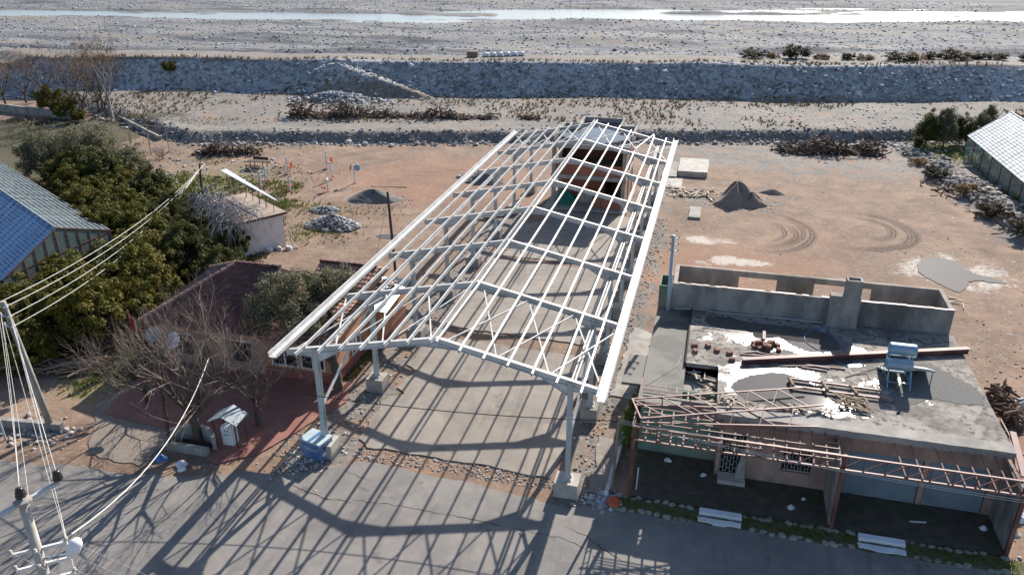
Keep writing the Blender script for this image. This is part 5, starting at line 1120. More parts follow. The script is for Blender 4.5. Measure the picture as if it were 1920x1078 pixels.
st_ = MB(); st_.tube([(-34.4, 47.4, -.1), (-34.2, 47.8, 1.2), (-33.9, 48.4, 2.6), (-34.5, 49.6, 3.0)], [.12, .1, .09, .05], 6, False); st_.build('stem', M['bark'], vn_)
# bushes on and behind the embankment, shrubs by the right greenhouse
M['leaf_scrub'] = leafmat('scrub_leaf', (0.045, 0.042, 0.022), (0.10, 0.085, 0.05), (0.07, 0.055, 0.03))
bush = [tree_proto('bush', 1.5, .7, .55, M['leaf_scrub'], 61, 55, 90, .075, .06, .36), tree_proto('bush', 1.7, .55, .4, M['leaf_dry'], 62, 50, 80, .075, .06, .34), tree_proto('bush', 1.3, .9, .7, M['leaf_scrub'], 63, 55, 90, .075, .06, .36)]
for i, (x, y, k, s) in enumerate(((4.0, 124.6, 0, 1.0), (6.8, 125.2, 1, .8), (10.2, 126.0, 2, 1.25), (13.6, 126.2, 1, .8), (17.4, 127.2, 0, .8), (19.9, 127.2, 1, .9), (24.1, 126.8, 0, 1.15), (26.0, 127.0, 1, 1.0), (28.9, 128.6, 2, .9), (32.0, 129.6, 0, 1.25), (35.3, 130.4, 2, 1.0), (37.7, 130.9, 0, 1.0), (41.9, 131.4, 2, 1.0))):
    place(bush[k], x, y, i * 2.1, s * rr.uniform(.8, 1.15), ('brownish' if k == 1 else 'dark') + ' low scrub bush, ' + ('first second third fourth fifth sixth seventh eighth ninth tenth eleventh twelfth thirteenth'.split()[i]) + ' along the embankment track from the white pipes', 'bush', 'bushes along the embankment track', sz=s * rr.uniform(.6, .95))
sb = [tree_proto('shrub', .95, 1.75, 1.85, M['leaf_olive'], 71, 90, 110, .07, .08, .38), tree_proto('shrub', 1.0, 1.6, 1.7, M['leaf_dark'], 72, 90, 110, .07, .08, .38)]
for (x, y, k, s, l) in ((22.6, 96.0, 1, 1.1, 'dark upright shrub at the corner of the whitened greenhouse'), (24.6, 96.8, 0, 1.15, 'grey-green upright shrub behind the whitened greenhouse'), (26.6, 98.2, 1, .95, 'narrow dark shrub behind the whitened greenhouse'), (28.6, 99.4, 0, .9, 'smaller grey-green shrub behind the greenhouse gable'), (30.0, 101.5, 0, .8, 'low shrub beyond the greenhouse gable'), (21.2, 92.8, 1, .42, 'little green bush in the weeds by the right greenhouse')):
    place(sb[k], x, y, x, s, l, 'shrub')
for (x, y, k, s, l) in ((-84.2, 86.5, 0, 1.0, 'green shrub under the leafless trees'), (-80.0, 84.2, 0, .8, 'second green shrub under the leafless trees'), (-76.6, 82.4, 0, .5, 'small green cone shrub at the foot of the poplar'), (-76.8, 101.5, 0, .5, 'lone green bush on the open flat below the embankment')):
    place(gro[k], x, y, x, s, l, 'shrub')
# yucca beside the pergola
yu = empty('yucca', (-2.55, 31.4, 0), 0, 'spiky green yucca beside the pergola post', 'plant'); m = MB(); r = random.Random(4)
for i in range(190):
    a = r.uniform(0, 2 * math.pi); hgt = r.uniform(.35, 1.75); el = r.uniform(-.9, 1.15) if hgt > 1.3 else r.uniform(-1.2, .1); l = r.uniform(.55, .85)
    d = Vector((math.cos(a) * math.cos(el), math.sin(a) * math.cos(el), math.sin(el))); p = Vector((-2.55, 31.4, hgt)); s = Vector((-math.sin(a), math.cos(a), 0)) * .022
    q = p + d * l * .6; tip = p + d * l + Vector((0, 0, -.1)); m.add([p - s, p + s, q + s, q - s, tip], [(0, 1, 2, 3), (3, 2, 4)])
m.build('leaves', M['yucca'], yu); MB().tube([(-2.55, 31.4, -.1), (-2.53, 31.4, 1.6)], [.11, .08], 7).build('trunk', M['bark'], yu)
# ground cover (uncountable)
def tufts(name, pts, size, mat, label, cat, seed, blades=7):
    r = np.random.default_rng(seed); P = np.asarray(pts, float); z = height(P[:, 0], P[:, 1]); n = len(P)
    b = np.repeat(np.column_stack([P, z]), blades, 0); s = np.repeat(size * (.5 + r.random(n)), blades)[:, None]
    a = r.random((len(b), 1)) * 2 * np.pi; out = np.concatenate([np.cos(a), np.sin(a), np.zeros_like(a)], 1)
    tip = b + out * s * (.3 + .7 * r.random((len(b), 1))) + np.array([0, 0, 1]) * s * (.5 + .7 * r.random((len(b), 1)))
    sd_ = np.concatenate([-np.sin(a), np.cos(a), np.zeros_like(a)], 1) * s * .16; b0 = b + out * s * .1 - np.array([0, 0, .03])
    v = np.stack([b0 - sd_, b0 + sd_, tip], 1).reshape(-1, 3); return tag(link(name, np_mesh(name, v, np.arange(len(v)).reshape(-1, 3)), mat), label, cat, kind='stuff')
r = np.random.default_rng(5)
def tnxy(t, n): return np.column_stack([.982 * t - .189 * n, .189 * t + .982 * n])
t = r.uniform(-70, 75, 5200); n = r.uniform(94, 112, 5200); k = (vn(t, n, 8, 21) + .35 * vn(t, n, 2.5, 22) + .03 * (n - 101) * .3) > .02; n2 = r.uniform(115.7, 117.0, 900); t2 = r.uniform(-110, 60, 900)
tufts('dry_tufts', np.concatenate([tnxy(t[k], n[k]), tnxy(t2, n2)]), .30, M['tuft'], 'dry brown tufts dotting the flat below the embankment', 'dry grass', 6)
t = r.uniform(-120, 20, 1500); n = r.uniform(126, 150, 1500); tufts('river_scrub', tnxy(t, n)[vn(t, n, 9, 23) > .05], .32, M['tuft'], 'scattered dry scrub on the near river bed', 'dry scrub', 7)
g1 = np.column_stack([r.normal(-48, 5, 7500), r.normal(61, 7, 7500)]); g1 = g1[(vn(g1[:, 0], g1[:, 1], 3, 24) > -.03)]
g9 = np.column_stack([r.uniform(-96, -56, 5000), r.uniform(62, 86, 5000)]); g9 = g9[vn(g9[:, 0], g9[:, 1], 4, 27) > 0]
g2 = np.column_stack([r.normal(24, 1.8, 1500), r.normal(94, 2.5, 1500)]); g3 = np.column_stack([r.normal(-36.5, 4.5, 900), r.normal(59.4, .9, 900)]); g4 = np.column_stack([r.uniform(-19.2, -17.4, 900), r.uniform(33.6, 39.5, 900)])
g5 = np.column_stack([r.uniform(-36, -28.5, 1500), r.uniform(28.6, 32.5, 1500)]); g6 = np.column_stack([r.normal(-30, 1.6, 500), r.normal(54.0, 1.2, 500)]); g7 = np.column_stack([r.uniform(-2.5, 13, 1400), r.uniform(26.9, 27.55, 1400)]); g8 = np.column_stack([r.uniform(-2.8, -2.15, 350), r.uniform(33.5, 37.5, 350)])
tufts('weeds', np.concatenate([g1, g9, g2, g3, g4, g6, g7, g8, g5[vn(g5[:, 0], g5[:, 1], 1.5, 25) > .08]]),   .13, M['grass'], 'low green weeds growing on waste ground and verges', 'weeds', 8)
gm = np.column_stack([r.uniform(-62, -27, 26000), r.uniform(30, 66, 26000)]); kk = ((-gm[:, 0] - .35 * (gm[:, 1] - 40)) > 28) & (vn(gm[:, 0], gm[:, 1], 2.2, 26) > -.05) & ~((gm[:, 0] < -39.5) & (gm[:, 1] < 44 - .58 * (gm[:, 0] + 40)))
tufts('orchard_grass', gm[kk], .2, M['grass'], 'rank grass under the orange trees', 'grass', 9, 5)
q1 = r.random((5200, 2)); cx = np.column_stack([-41.2 - .86 * q1[:, 0] * 24 + 0.0 * q1[:, 1], 36.2 + .5 * q1[:, 0] * 24 + 7.8 * np.round(q1[:, 1] * 6) / 6 + r.normal(0, .12, 5200)])
tufts('greenhouse_crop', cx, .55, M['grass'], 'rows of green crop inside the blue greenhouse', 'crop', 31, 5)
cy = np.column_stack([26 + 7.6 * np.round(r.random(3600) * 6) / 6 + r.normal(0, .12, 3600), r.uniform(56, 92, 3600)])
tufts('greenhouse_crop', cy, .55, M['grass'], 'rows of green crop inside the whitened greenhouse', 'crop', 32, 5)
for i, (x, y, k, s_) in enumerate(((20.9, 82.5, 0, .8), (22.4, 77.0, 1, .7), (22.9, 71.5, 2, .75), (24.3, 66.5, 0, .8), (20.4, 87.4, 1, .6))):
    place(bush[k], x, y, i * 1.3, s_, 'scrubby low bush, ' + 'second third fourth fifth first'.split()[i] + ' along the stony strip from the greenhouse corner shrubs', 'bush', 'bushes on the stony strip')
# ---------------------------------------------------------------- poles and wires
def sag(p, q, s, n=14):
    p, q = Vector(p), Vector(q); return [p.lerp(q, i / n) - Vector((0, 0, s * 4 * (i / n) * (1 - i / n))) for i in range(n + 1)]
def wire(p, q, s, r_, mat, label, group=None, name='power_line', n=14):
    o = MB().tube(sag(p, q, s, n), r_, 4).build(name, mat); return tag(o, label, 'cable', group)
# leaning concrete pole on the left
lp = empty('concrete_pole', (-29.45, 25.8, 0), 0, 'grey concrete utility pole leaning over the gravel driveway', 'utility pole')
LT = Vector((-30.15, 25.75, 6.75)); LB = Vector((-29.45, 25.8, -.2)); MB().tube([LB, LB.lerp(LT, .5), LT], [.17, .145, .115], 10).build('shaft', M['conc'], lp, True)
arms = []
for i, z in enumerate((.97, .90, .83)):
    c = LB.lerp(LT, z) - Vector((0, .12, 0)); a = c - Vector((.32, -.05, 0)); b = c + Vector((.32, -.05, 0)); o = MB().bar(a, b, .07, .07).build('crossarm', M['galv'], lp); arms.append((a, b))
    for q in (a, b): MB().lathe(q + Vector((0, 0, .035)), [(.03, 0), (.05, .03), (.035, .07), (.045, .1), (.02, .13)], 8).build('insulator', M['white'], o)
# pole at the lower left corner, reaching up past the frame
bp = empty('power_pole', (-14.2, 11.2, 0), 0, 'concrete power pole with brown insulators and street lamp beside the road', 'utility pole')
BT = Vector((-14.62, 11.55, 9.95)); BB = Vector((-14.2, 11.1, -.2)); MB().tube([BB, BB.lerp(BT, .5), BT], [.18, .14, .105], 10).build('shaft', M['conc_pale'], bp, True)
MB().lathe(BT - Vector((0, 0, .02)), [(.13, -.03), (.2, 0), (.2, .07), (.1, .1)], 10).build('pole_cap', M['conc'], bp)
xa = Vector((-.25, -.6, 0)); xa = Vector((.35, 1.0, 0)).normalized(); ca, cb_ = BT - xa * .95 + Vector((.0, 0, -.05)), BT + xa * .85 + Vector((.0, 0, .0)); MB().bar(ca, cb_, .09, .09).build('crossarm', M['steel_dull'], bp)
tops = []
for q in (ca + Vector((0, 0, .04)), BT + Vector((0, 0, .1)), cb_ + Vector((0, 0, .04))):
    MB().lathe(q, [(.04, 0), (.05, .03), (.12, .05), (.12, .09), (.07, .11), (.11, .13), (.11, .17), (.06, .2), (.09, .22), (.08, .27), (.03, .29)], 12).build('insulator', M['porcelain'], bp, True); tops.append(q + Vector((0, 0, .2)))
low = []
for i, z in enumerate((8.6, 8.15, 7.7)):
    c = BB.lerp(BT, (z + .2) / 10.15) + Vector((.0, 0, 0)); a = c + Vector((-.42, -.32, 0)); b = c + Vector((.5, .38, 0)); o = MB().bar(a, b, .06, .08).build('bracket', M['whitewash'], bp)
    for q in (a, c + Vector((.1, -.14, 0)), b): MB().lathe(q + Vector((0, 0, .04)), [(.03, 0), (.055, .03), (.03, .06), (.05, .09), (.02, .12)], 8).build('spool_insulator', M['conc_pale'], o); low.append(q + Vector((0, 0, .08)))
la = BB.lerp(BT, .84); MB().bar(la, la + Vector((.75, .25, .1)), .05, .05).build('lamp_arm', M['galv'], bp)
lh = la + Vector((.72, .22, .1)); MB().lathe(lh, [(.06, -.08), (.13, 0), (.16, .12), (.15, .32), (.08, .42)], 12, (.3, .35, .75)).build('lamp_head', M['white'], bp, True)
for i, (t, k) in enumerate(((tops[1], 0), (tops[2], 1))):
    for j, a in enumerate(arms[:2]):
        wire(t, a[0 if i == 0 else 1] + Vector((0, 0, .12)), .35, .008, M['cable'], 'pale wire from the brown insulators to the leaning concrete pole', 'wires between the two concrete poles')
for i, q in enumerate((low[2], low[5], low[8], low[1])):
    e_ = [arms[2][0], arms[2][1], arms[1][1], arms[1][0]][i]
    wire(q, e_ + Vector((0, 0, .1)), .5, .008, M['cable'], 'pale lower wire from the lamp brackets to the leaning concrete pole', 'lower wires between the two concrete poles')
HP = Vector((-44.4, 60.4, 2.6))
for i, (a, k) in enumerate(((arms[0][0], 0), (arms[0][1], 1), (arms[1][1], 2), (arms[2][1], 3))):
    wire(a + Vector((0, 0, .12)), HP + Vector((.5 - .1 * k, .3 - .15 * k, .25 - .12 * k)), .9 + .12 * k, .015, M['cable'], 'pale wire sagging over the orchard from the leaning pole', 'wires over the orchard', n=24)
tag(MB().tube([(-44.4, 60.4, -.2), (-44.3, 60.3, 1.6), (-44.0, 60.1, 3.0)], [.11, .1, .09], 7).build('wooden_post', M['wood_dark']), 'short dark wooden post carrying wires behind the dead vine', 'post')
# road wires running to the right of the lamp pole
for i, q in enumerate(low[:7]):
    wire(q, (26, 5.5 + .55 * i, 8.3 - .12 * i), .9, .008, M['cable'], 'thin wire running along the road from the lamp brackets', 'wires along the road', n=20)
# white service cable to the patio tree
wire(low[2] + Vector((.1, .1, .1)), (-21.4, 27.6, 4.1), 1.0, .02, M['cable'], 'thick white service cable from the lamp pole into the bare tree', name='service_cable', n=24)
# wooden posts
def post(name, b, t, r_, mat, label): return tag(MB().tube([Vector(b) - Vector((0, 0, .15)), Vector(b).lerp(Vector(t), .5), t], [r_, r_ * .95, r_ * .85], 8).build(name, mat), label, 'post')
post('wooden_post', (-23.0, 25.9, 0), (-22.85, 26.0, 5.1), .10, M['wood_dark'], 'black wooden post in front of the large bare tree')
post('wooden_post', (-20.0, 46.3, 0), (-20.25, 46.35, 6.4), .10, M['wood_dark'], 'tall dark wooden post on the open yard beside the shed')
post('wooden_post', (-2.75, 27.75, 0), (-2.62, 27.75, 3.9), .06, M['wood'], 'thin brown wooden post beside the asphalt strip and pergola')
cp = Vector((-22.9, 25.95, 4.3))
wire((-27.5, 27.0, 4.2), cp, .12, .03, M['black'], 'black cable from the post towards the dishes', name='service_cable')
wire(cp, (-2.62, 27.75, 3.7), .55, .022, M['black'], 'long black cable crossing in front of the steel shed', name='service_cable', n=26)
wire((-2.62, 27.75, 3.78), (1.9, 27.6, 3.72), .08, .012, M['cable'], 'thin wire from the brown post to the pergola truss', name='service_cable')
for k in range(2): wire((-2.62, 27.75, 3.7 - .08 * k), (15.5, 26.6, 3.55 - .1 * k), .35, .012, M['cable'], 'pale wire strung along the front of the pergola', 'wires along the pergola', n=22)
wire((-20.22, 46.35, 6.1), (-22.6, 48.5, 0), -.05, .012, M['black'], 'thin stay wire of the tall dark post', name='stay_wire')
wire((-23.6, 36.8, 5.0), (-23.8, 33.2, 3.6), .1, .012, M['cable'], 'white wire hanging down the dark tiled roof', name='service_cable')
# steel pole standing on the workshop roof
sp = empty('roof_pole', (-1.5, 39.1, 3.4), 0, 'slim grey steel pole with insulator arms on the workshop roof', 'utility pole')
MB().tube([(-1.5, 39.1, 3.4), (-1.5, 39.1, 5.6), (-1.52, 39.1, 5.61), (-1.54, 39.1, 7.75)], [.12, .12, .095, .095], 9).build('shaft', M['steel_dull'], sp, True)
for i, z in enumerate((7.65, 7.3, 6.95)):
    o = MB().bar((-1.72, 39.02, z), (-1.2, 39.0, z), .04, .04).build('arm', M['galv'], sp)
    for x in (-1.68, -1.25): MB().lathe((x, 39.01, z + .02), [(.02, 0), (.04, .03), (.025, .07), (.035, .1)], 7).build('insulator', M['black'], o)
# road sign at the left edge
rs_ = empty('road_sign', (-31.0, 24.6, 0), 0, 'blue road sign on a grey post at the road edge', 'sign')
MB().tube([(-31.0, 24.6, -.1), (-31.05, 24.6, 1.9)], .05, 8).build('post', M['steel_dull'], rs_); fr = Matrix.Rotation(R(14), 3, 'Z')
pl = MB().obox((-31.12, 24.53, 2.1), (.7, .03, .7), fr).build('panel', M['blue'], rs_)
ring = MB(); cpt = Vector((-31.16, 24.505, 2.1))
for k in range(14):
    a0, a1 = -1.9 + k * .27, -1.9 + (k + 1) * .27; f0 = lambda a, q: cpt + fr @ Vector((q * math.cos(a), -.004, q * math.sin(a) * 1.05)); ring.quad(f0(a0, .13), f0(a0, .2), f0(a1, .2), f0(a1, .13))
ring.build('symbol', M['white'], pl)
# ---------------------------------------------------------------- small things on the patio and the yard
ks = empty('meter_cabinet', (-20.5, 26.95, 0), 0, 'white metal meter cabinet under a small tin roof on the patio', 'cabinet')
MB().box(-20.78, -20.22, 26.75, 27.2, .06, 1.02).build('body', M['white'], ks); dr = MB().box(-20.7, -20.3, 26.73, 26.748, .5, .98).build('door', M['white'], ks)
for x in (-20.57, -20.43): MB().box(x - .03, x + .03, 26.72, 26.73, .8, .88).build('gauge', M['black'], dr)
MB().box(-20.62, -20.38, 26.72, 26.73, .6, .68).build('plate', M['galv'], dr)
for sx in (-1, 1):
    q = [(-20.5, 26.5, 1.75), (-20.5, 27.6, 1.75), (-20.5 + sx * .75, 27.6, 1.38), (-20.5 + sx * .75, 26.5, 1.38)]; MB().add(q + [(a, b, c - .03) for a, b, c in q], [(0, 1, 2, 3), (7, 6, 5, 4), (0, 4, 5, 1), (1, 5, 6, 2), (2, 6, 7, 3), (3, 7, 4, 0)]).build('tin_roof', M['shutter'], ks)
for (x, y) in ((-21.05, 27.45), (-19.95, 27.45), (-21.05, 26.65), (-19.95, 26.65)): MB().bar((x, y, 0), (x, y, 1.5), .05, .05).build('roof_post', M['wood_dark'], ks)
bx = empty('blue_box', (-16.1, 27.15, 0), R(-15), 'blue printed box with striped pale lid beside the corner column of the shed', 'box')
T = Matrix.Translation((-16.1, 27.15, 0)) @ Matrix.Rotation(R(-15), 4, 'Z')
def tb(a, b, c, d, z0, z1): m = MB().box(a, b, c, d, z0, z1); m.v = [tuple(T @ Vector(p)) for p in m.v]; return m
tb(-.62, .52, -.42, .42, .05, .92).build('body', pm('blue_print', (.06, .12, .28), (.16, .25, .42), 2.2, .4), bx)
lid = tb(-.66, .56, -.46, .46, .92, 1.0).build('lid', pm('pale_lid', (.45, .53, .54), (.38, .46, .48), 2, .4), bx); tb(-.18, .0, -.462, .462, 1.0, 1.008).build('stripe', M['blue'], lid)
for x, y0 in ((.14, -.422), (.33, -.422)):
    m = MB().lathe((x * 0 + .524, -.42 + .25 + (x - .14) * 1.6, .35), [(.11, -.004), (.11, .004)], 14, (1, 0, 0)); m.v = [tuple(T @ Vector(p)) for p in m.v]; m.build('sticker', M['white'], bx)
tb(.522, .53, -.2, .2, .6, .72).build('vent', M['dark'], bx)
# the low kerb wall by the road sign
tag(MB().prism([(-34.5, 25.1), (-28.9, 25.75), (-28.9, 26.0), (-34.5, 25.35)], -.1, .42).build('kerb_wall', M['plaster']), 'low grey concrete wall behind the blue road sign', 'wall')
# looping white brand script on the road side
def script(cx, cz, s, par):
    m = MB(); pts = []
    for i in range(60):
        u = i / 59.0; x = (u - .5) * s * 3.2 + .10 * s * math.sin(u * 30); z = cz + s * .35 * math.sin(u * 30) * (1.2 if u < .15 or (.55 < u < .65) else .6); pts.append(Vector((cx + x, -.4235, z)))
    for a, b in zip(pts[:-1], pts[1:]): m.bar(a, b, .004, .022)
    m.v = [tuple(T @ Vector(p)) for p in m.v]; m.build('lettering', M['white'], par)
script(-.05, .55, .2, bx)
# stone trough with arched back
tr = empty('stone_trough', (-22.0, 26.2, 0), 0, 'old curved concrete trough between the black post and bare tree', 'trough'); m = MB(); n = 14
for i in range(n):
    a0, a1 = math.pi * (.12 + .76 * i / n), math.pi * (.12 + .76 * (i + 1) / n); f0 = lambda a, q: (-22.05 + q * 1.15 * math.cos(a), 25.9 + q * .95 * math.sin(a))
    m.prism([f0(a0, 1), f0(a1, 1), f0(a1, 1.16), f0(a0, 1.16)], -.05, .78)
m.build('curved_wall', M['plaster'], tr); MB().box(-23.2, -20.95, 25.75, 25.95, -.05, .42).build('front_wall', M['plaster'], tr)
MB().box(-23.0, -21.2, 25.95, 26.6, -.02, .12).build('basin_floor', M['dark'], tr)
for (c, s, l, mt) in (((-21.75, 24.95, .02), .3, 'white plastic bag lying below the trough', 'bag'), ((-21.55, 24.65, .02), .22, 'small crumpled bag on the road edge', 'bag'), ((-22.9, 25.1, .02), .34, 'crumpled blue tarp at the foot of the black post', 'blue'), ((-5.9, 24.4, .035), .1, 'white scrap lying on the road', 'bag'), ((1.0, 29.9, .09), .16, 'white bag in the yard beside the barred door', 'bag'), ((4.6, 28.6, .09), .2, 'torn white sheet in the dark yard', 'bag'), ((5.15, 29.3, .09), .12, 'small white scrap near the dividing wall', 'bag'), ((-.6, 30.6, .09), .2, 'white bag against the green wall', 'bag'), ((12.0, 29.2, .09), .2, 'crumpled bags in the corner under the right shutter', 'bag'), ((13.5, 30.4, 0), .55, 'big pale tarp heap outside the right yard wall', 'bag'), ((13.1, 29.3, 0), .35, 'grey sack beside the right pergola post', 'conc_pale'), ((16.6, 40.0, 0), .5, 'white plastic tangle on the debris right of the workshop', 'bag')):
    heap('plastic_litter', c if len(c) > 2 and c[2] else c[:2], s, s * .7, s * .6, M[mt], l, 'litter', int(abs(c[0] * 10)), 14, 5, .6, noise=.35)
heap('orange_netting', (-2.55, 27.1, .06), .38, .3, .3, M['orange'], 'crumpled orange netting at the foot of the brown post', 'netting', 5, 14, 5, .6, noise=.35)
tag(MB().bar((-1.75, 28.2, .08), (-1.72, 28.25, 1.2), .05, .05).build('white_stick', M['white']), 'thin white stick standing beside the left pergola post', 'stick')
tag(MB().bar((9.2, 28.9, .11), (9.85, 29.0, .11), .06, .03).build('white_lath', M['white']), 'short white lath lying in the yard before the shutters', 'lath')
# white edging blocks along the asphalt strip
e = empty('block_edging', (-2.75, 29.5, 0), 0, 'row of white edging blocks along the asphalt strip', 'edging')
for i in range(16):
    MB().obox((-2.95 + .012 * i, 27.6 + i * .3, .1), (.17, .25, .2), Matrix.Rotation(.1 * math.sin(i * 5), 3, 'Z')).build('block', M['whitewash'], e)
# wood stack beside the driveway
r = random.Random(12); e = empty('firewood_stack', (-33.0, 30.2, 0), 0, 'long stack of cut branches along the shaded orchard edge', 'firewood')
for i in range(70):
    x = -37 + 6.2 * r.random(); y = 29.6 + .28 * (x + 37) + r.uniform(-.6, .6); a = r.gauss(.15, .5); l = r.uniform(.5, 1.3); z = .1 + r.random() * .6
    MB().tube([(x - l * math.cos(a), y - l * math.sin(a), z), (x + l * math.cos(a), y + l * math.sin(a), z + r.uniform(-.1, .15))], [.06, .04], 5).build('log', M['wood'], e)
# outdoor gym machines
def gym(kind, x, y, rz, label):
    z = hz(x, y); e = empty('exercise_machine', (x, y, z), 0, label, 'exercise machine', 'outdoor gym machines')
    c, s = math.cos(rz), math.sin(rz); P = lambda a, b, h: (x + a * c - b * s, y + a * s + b * c, z + h)
    MB().tube([P(0, 0, -.1), P(0, 0, 1.75 if kind != 2 else 1.2)], .075, 8).build('post', M['white'], e)
    if kind == 0:
        for d in (-1, 1): MB().tube([P(0, 0, 1.3), P(d * .45, 0, 1.35), P(d * .5, 0, .95)], .035, 6).build('handle', M['white'], e); MB().tube([P(d * .12, 0, 1.1), P(d * .3, .2, .3), P(d * .3, .45, .25)], .035, 6).build('swing_arm', M['white'], e); MB().obox(P(d * .3, .3, .22), (.2, .4, .05)).build('pedal', M['orange'], e)
    elif kind == 1:
        MB().obox(P(.35, 0, .55), (.4, .4, .08)).build('seat', M['orange'], e); MB().obox(P(.52, 0, .85), (.08, .4, .5)).build('backrest', M['orange'], e); MB().tube([P(0, 0, .3), P(.4, 0, .3), P(.4, 0, .5)], .05, 6).build('seat_arm', M['white'], e); MB().tube([P(0, 0, 1.7), P(.3, .2, 1.4), P(.35, .25, 1.1)], .03, 6).build('handle', M['white'], e)
    elif kind == 2:
        MB().tube([P(-.5, 0, 1.2), P(.5, 0, 1.2)], .035, 6).build('handle', M['white'], e); MB().obox(P(.0, .35, .45), (.35, .45, .09)).build('seat', M['orange'], e); MB().tube([P(0, 0, .3), P(0, .35, .3), P(0, .35, .42)], .05, 6).build('seat_arm', M['white'], e)
    else:
        for d in (-1, 1): MB().lathe(P(d * .3, 0, 1.5), [(.03, -.02), (.3, -.015), (.33, 0), (.3, .02), (.03, .025)], 16, (d * .8, -.5, .3)).build('wheel', M['orange'] if d < 0 else M['tank'], e); MB().tube([P(0, 0, 1.45), P(d * .3, 0, 1.5)], .035, 6).build('arm', M['white'], e)
    MB().lathe(P(0, 0, -.05), [(.2, 0), (.2, .07)], 10).build('foot_plate', M['orange'], e)
for a in ((2, -37.2, 63.2, .5, 'white and orange rower machine at the near edge of the gym'), (0, -40.7, 65.0, .3, 'white walker machine with curved arms near the bench'), (1, -40.4, 68.6, 1.2, 'tall white machine with orange seat behind the walker'), (3, -32.5, 67.0, .4, 'machine with orange and blue turning wheels'), (2, -33.8, 64.0, 2.0, 'white machine with low orange seat by the moss patch'), (1, -37.6, 71.4, .2, 'white machine with orange backrest farthest towards the bank'), (0, -35.2, 67.6, .9, 'white swing machine in the middle of the gym'), (0, -40.2, 63.3, 1.4, 'slim white leaning machine beside the hut canopy')): gym(*a)
# picnic bench set
z = hz(-44.4, 69.6); pb = empty('bench_set', (-44.4, 69.6, z), 0, 'dark wooden bench and table set at the edge of the yard', 'bench')
for (dy, h, w_) in ((-.75, .45, .3), (0, .75, .6), (.8, .45, .3)):
    for k in range(2): MB().obox((-44.4, 69.6 + dy + (k - .5) * w_ * .52, z + h), (1.7, w_ * .46, .05)).build('plank', M['wood_dark'], pb)
    for sx in (-.7, .7): MB().bar((-44.4 + sx, 69.6 + dy, z - .05), (-44.4 + sx, 69.6 + dy, z + h - .03), .07, .07).build('leg', M['rust'], pb)
MB().obox((-44.4, 70.5, z + .8), (1.7, .06, .3)).build('backrest', M['wood_dark'], pb)
for sx in (-.7, .7): MB().bar((-44.4 + sx, 70.46, z + .4), (-44.4 + sx, 70.52, z + .75), .06, .06).build('back_post', M['rust'], pb)
# heaps
heap('gravel_heap', (-28.8, 63.0), 2.3, 1.7, .7, M['gravel_grey'], 'dark grey gravel heap on the red yard', 'gravel heap', 3, sharp=1.0, noise=.25)
heap('gravel_heap', (2.3, 70.3), 2.0, 1.9, 1.4, M['gravel_tan'], 'tall pointed sandy gravel heap beside the tyre marks', 'gravel heap', 4, sharp=.9, noise=.3)
heap('gravel_heap', (3.6, 70.0), 1.6, 1.2, .8, M['gravel_tan'], 'lower ridge of sandy gravel leaning on the pointed heap', 'gravel heap', 14, sharp=.9, noise=.3)
heap('gravel_heap', (-20.9, 70.6), 2.0, 1.4, .8, M['gravel_grey'], 'low dark gravel heap beside the shed columns', 'gravel heap', 6)
heap('gravel_heap', (5.6, 73.6), 1.4, .45, .35, M['gravel_tan'], 'thin gravel ridge behind the pointed heap', 'gravel heap', 7)
plank_heap('lumber_pile', -1.6, 71.8, hz(-1.6, 71.8), 1.9, 1.3, 54, 'scattered pale lumber beside the concrete slabs', M['wood_pale'], .8, 2.2, 9, .07, .14)
plank_heap('lumber_pile', -4.9, 70.6, hz(-4.9, 70.6), .6, 2.2, 22, 'broken boards along the brick building side wall', M['wood_pale'], .6, 1.8, 10, .07, .14)
plank_heap('lumber_pile', 16.3, 52.6, hz(16.3, 52.6) - .02, .5, .5, 5, 'few thin laths lying on the yard right of the workshop', M['wood_pale'], 1.2, 2.0, 11, .01, .1, ang=.1)
tag(MB().bar((-17.9, 60.2, .12), (-16.4, 61.2, .12), .1, .1).build('timber', M['wood_dark']), 'single dark timber lying on the yard beside the shed', 'timber')
tag(MB().bar((-30.6, 66.3, .1), (-27.3, 66.9, .1), .06, .06).build('thin_pole', M['wood']), 'thin pole lying beside the gym wheels machine', 'pole')
# driftwood and root heaps
def root_heap(name, x0, y0, x1, y1, wdt, hgt, n, seed, label, mat, lmax=1.1):
    r = random.Random(seed); m = MB(); out = []
    for i in range(n):
        u = r.random(); x = x0 + (x1 - x0) * u + r.gauss(0, wdt * .5); y = y0 + (y1 - y0) * u + r.gauss(0, wdt * .45); z = hz(x, y) + r.random() ** 1.5 * hgt * (.55 + .45 * math.sin(u * 11 + seed))
        d = Vector((r.gauss(0, 1), r.gauss(0, 1), r.gauss(0, .5))).normalized(); l = r.uniform(.3, lmax); k = r.uniform(.04, .13)
        p = Vector((x, y, max(z, hz(x, y) + .03))); m.tube([p - d * l * .5, p + Vector((0, 0, .08)), p + d * l * .5 + Vector((r.uniform(-.2, .2), 0, 0))], [k, k * .9, k * .4], 5)
    e = empty(name, ((x0 + x1) / 2, (y0 + y1) / 2, hz((x0 + x1) / 2, (y0 + y1) / 2)), 0, label, 'wood heap'); o = m.build('branches', mat, e); o['kind'] = 'stuff'; return e
root_heap('driftwood_heap', -50.5, 88.3, -40.5, 91.2, 1.4, 1.7, 620, 1, 'dark driftwood heap on the gravel flat', M['drift'])
root_heap('driftwood_heap', -40.0, 91.3, -26.5, 92.9, 1.1, 1.0, 520, 2, 'long low windrow of brown driftwood continuing towards the brick building', M['drift'])
root_heap('driftwood_heap', 7.5, 89.6, 17.0, 91.4, 1.6, 1.7, 620, 3, 'tangled heap of dark stumps against the stony bank', M['drift'], 1.8)
root_heap('driftwood_heap', -53.5, 73.2, -47.5, 74.6, 1.2, 1.0, 300, 4, 'brown brush and stump heap beside the left end of the bank', M['drift'])
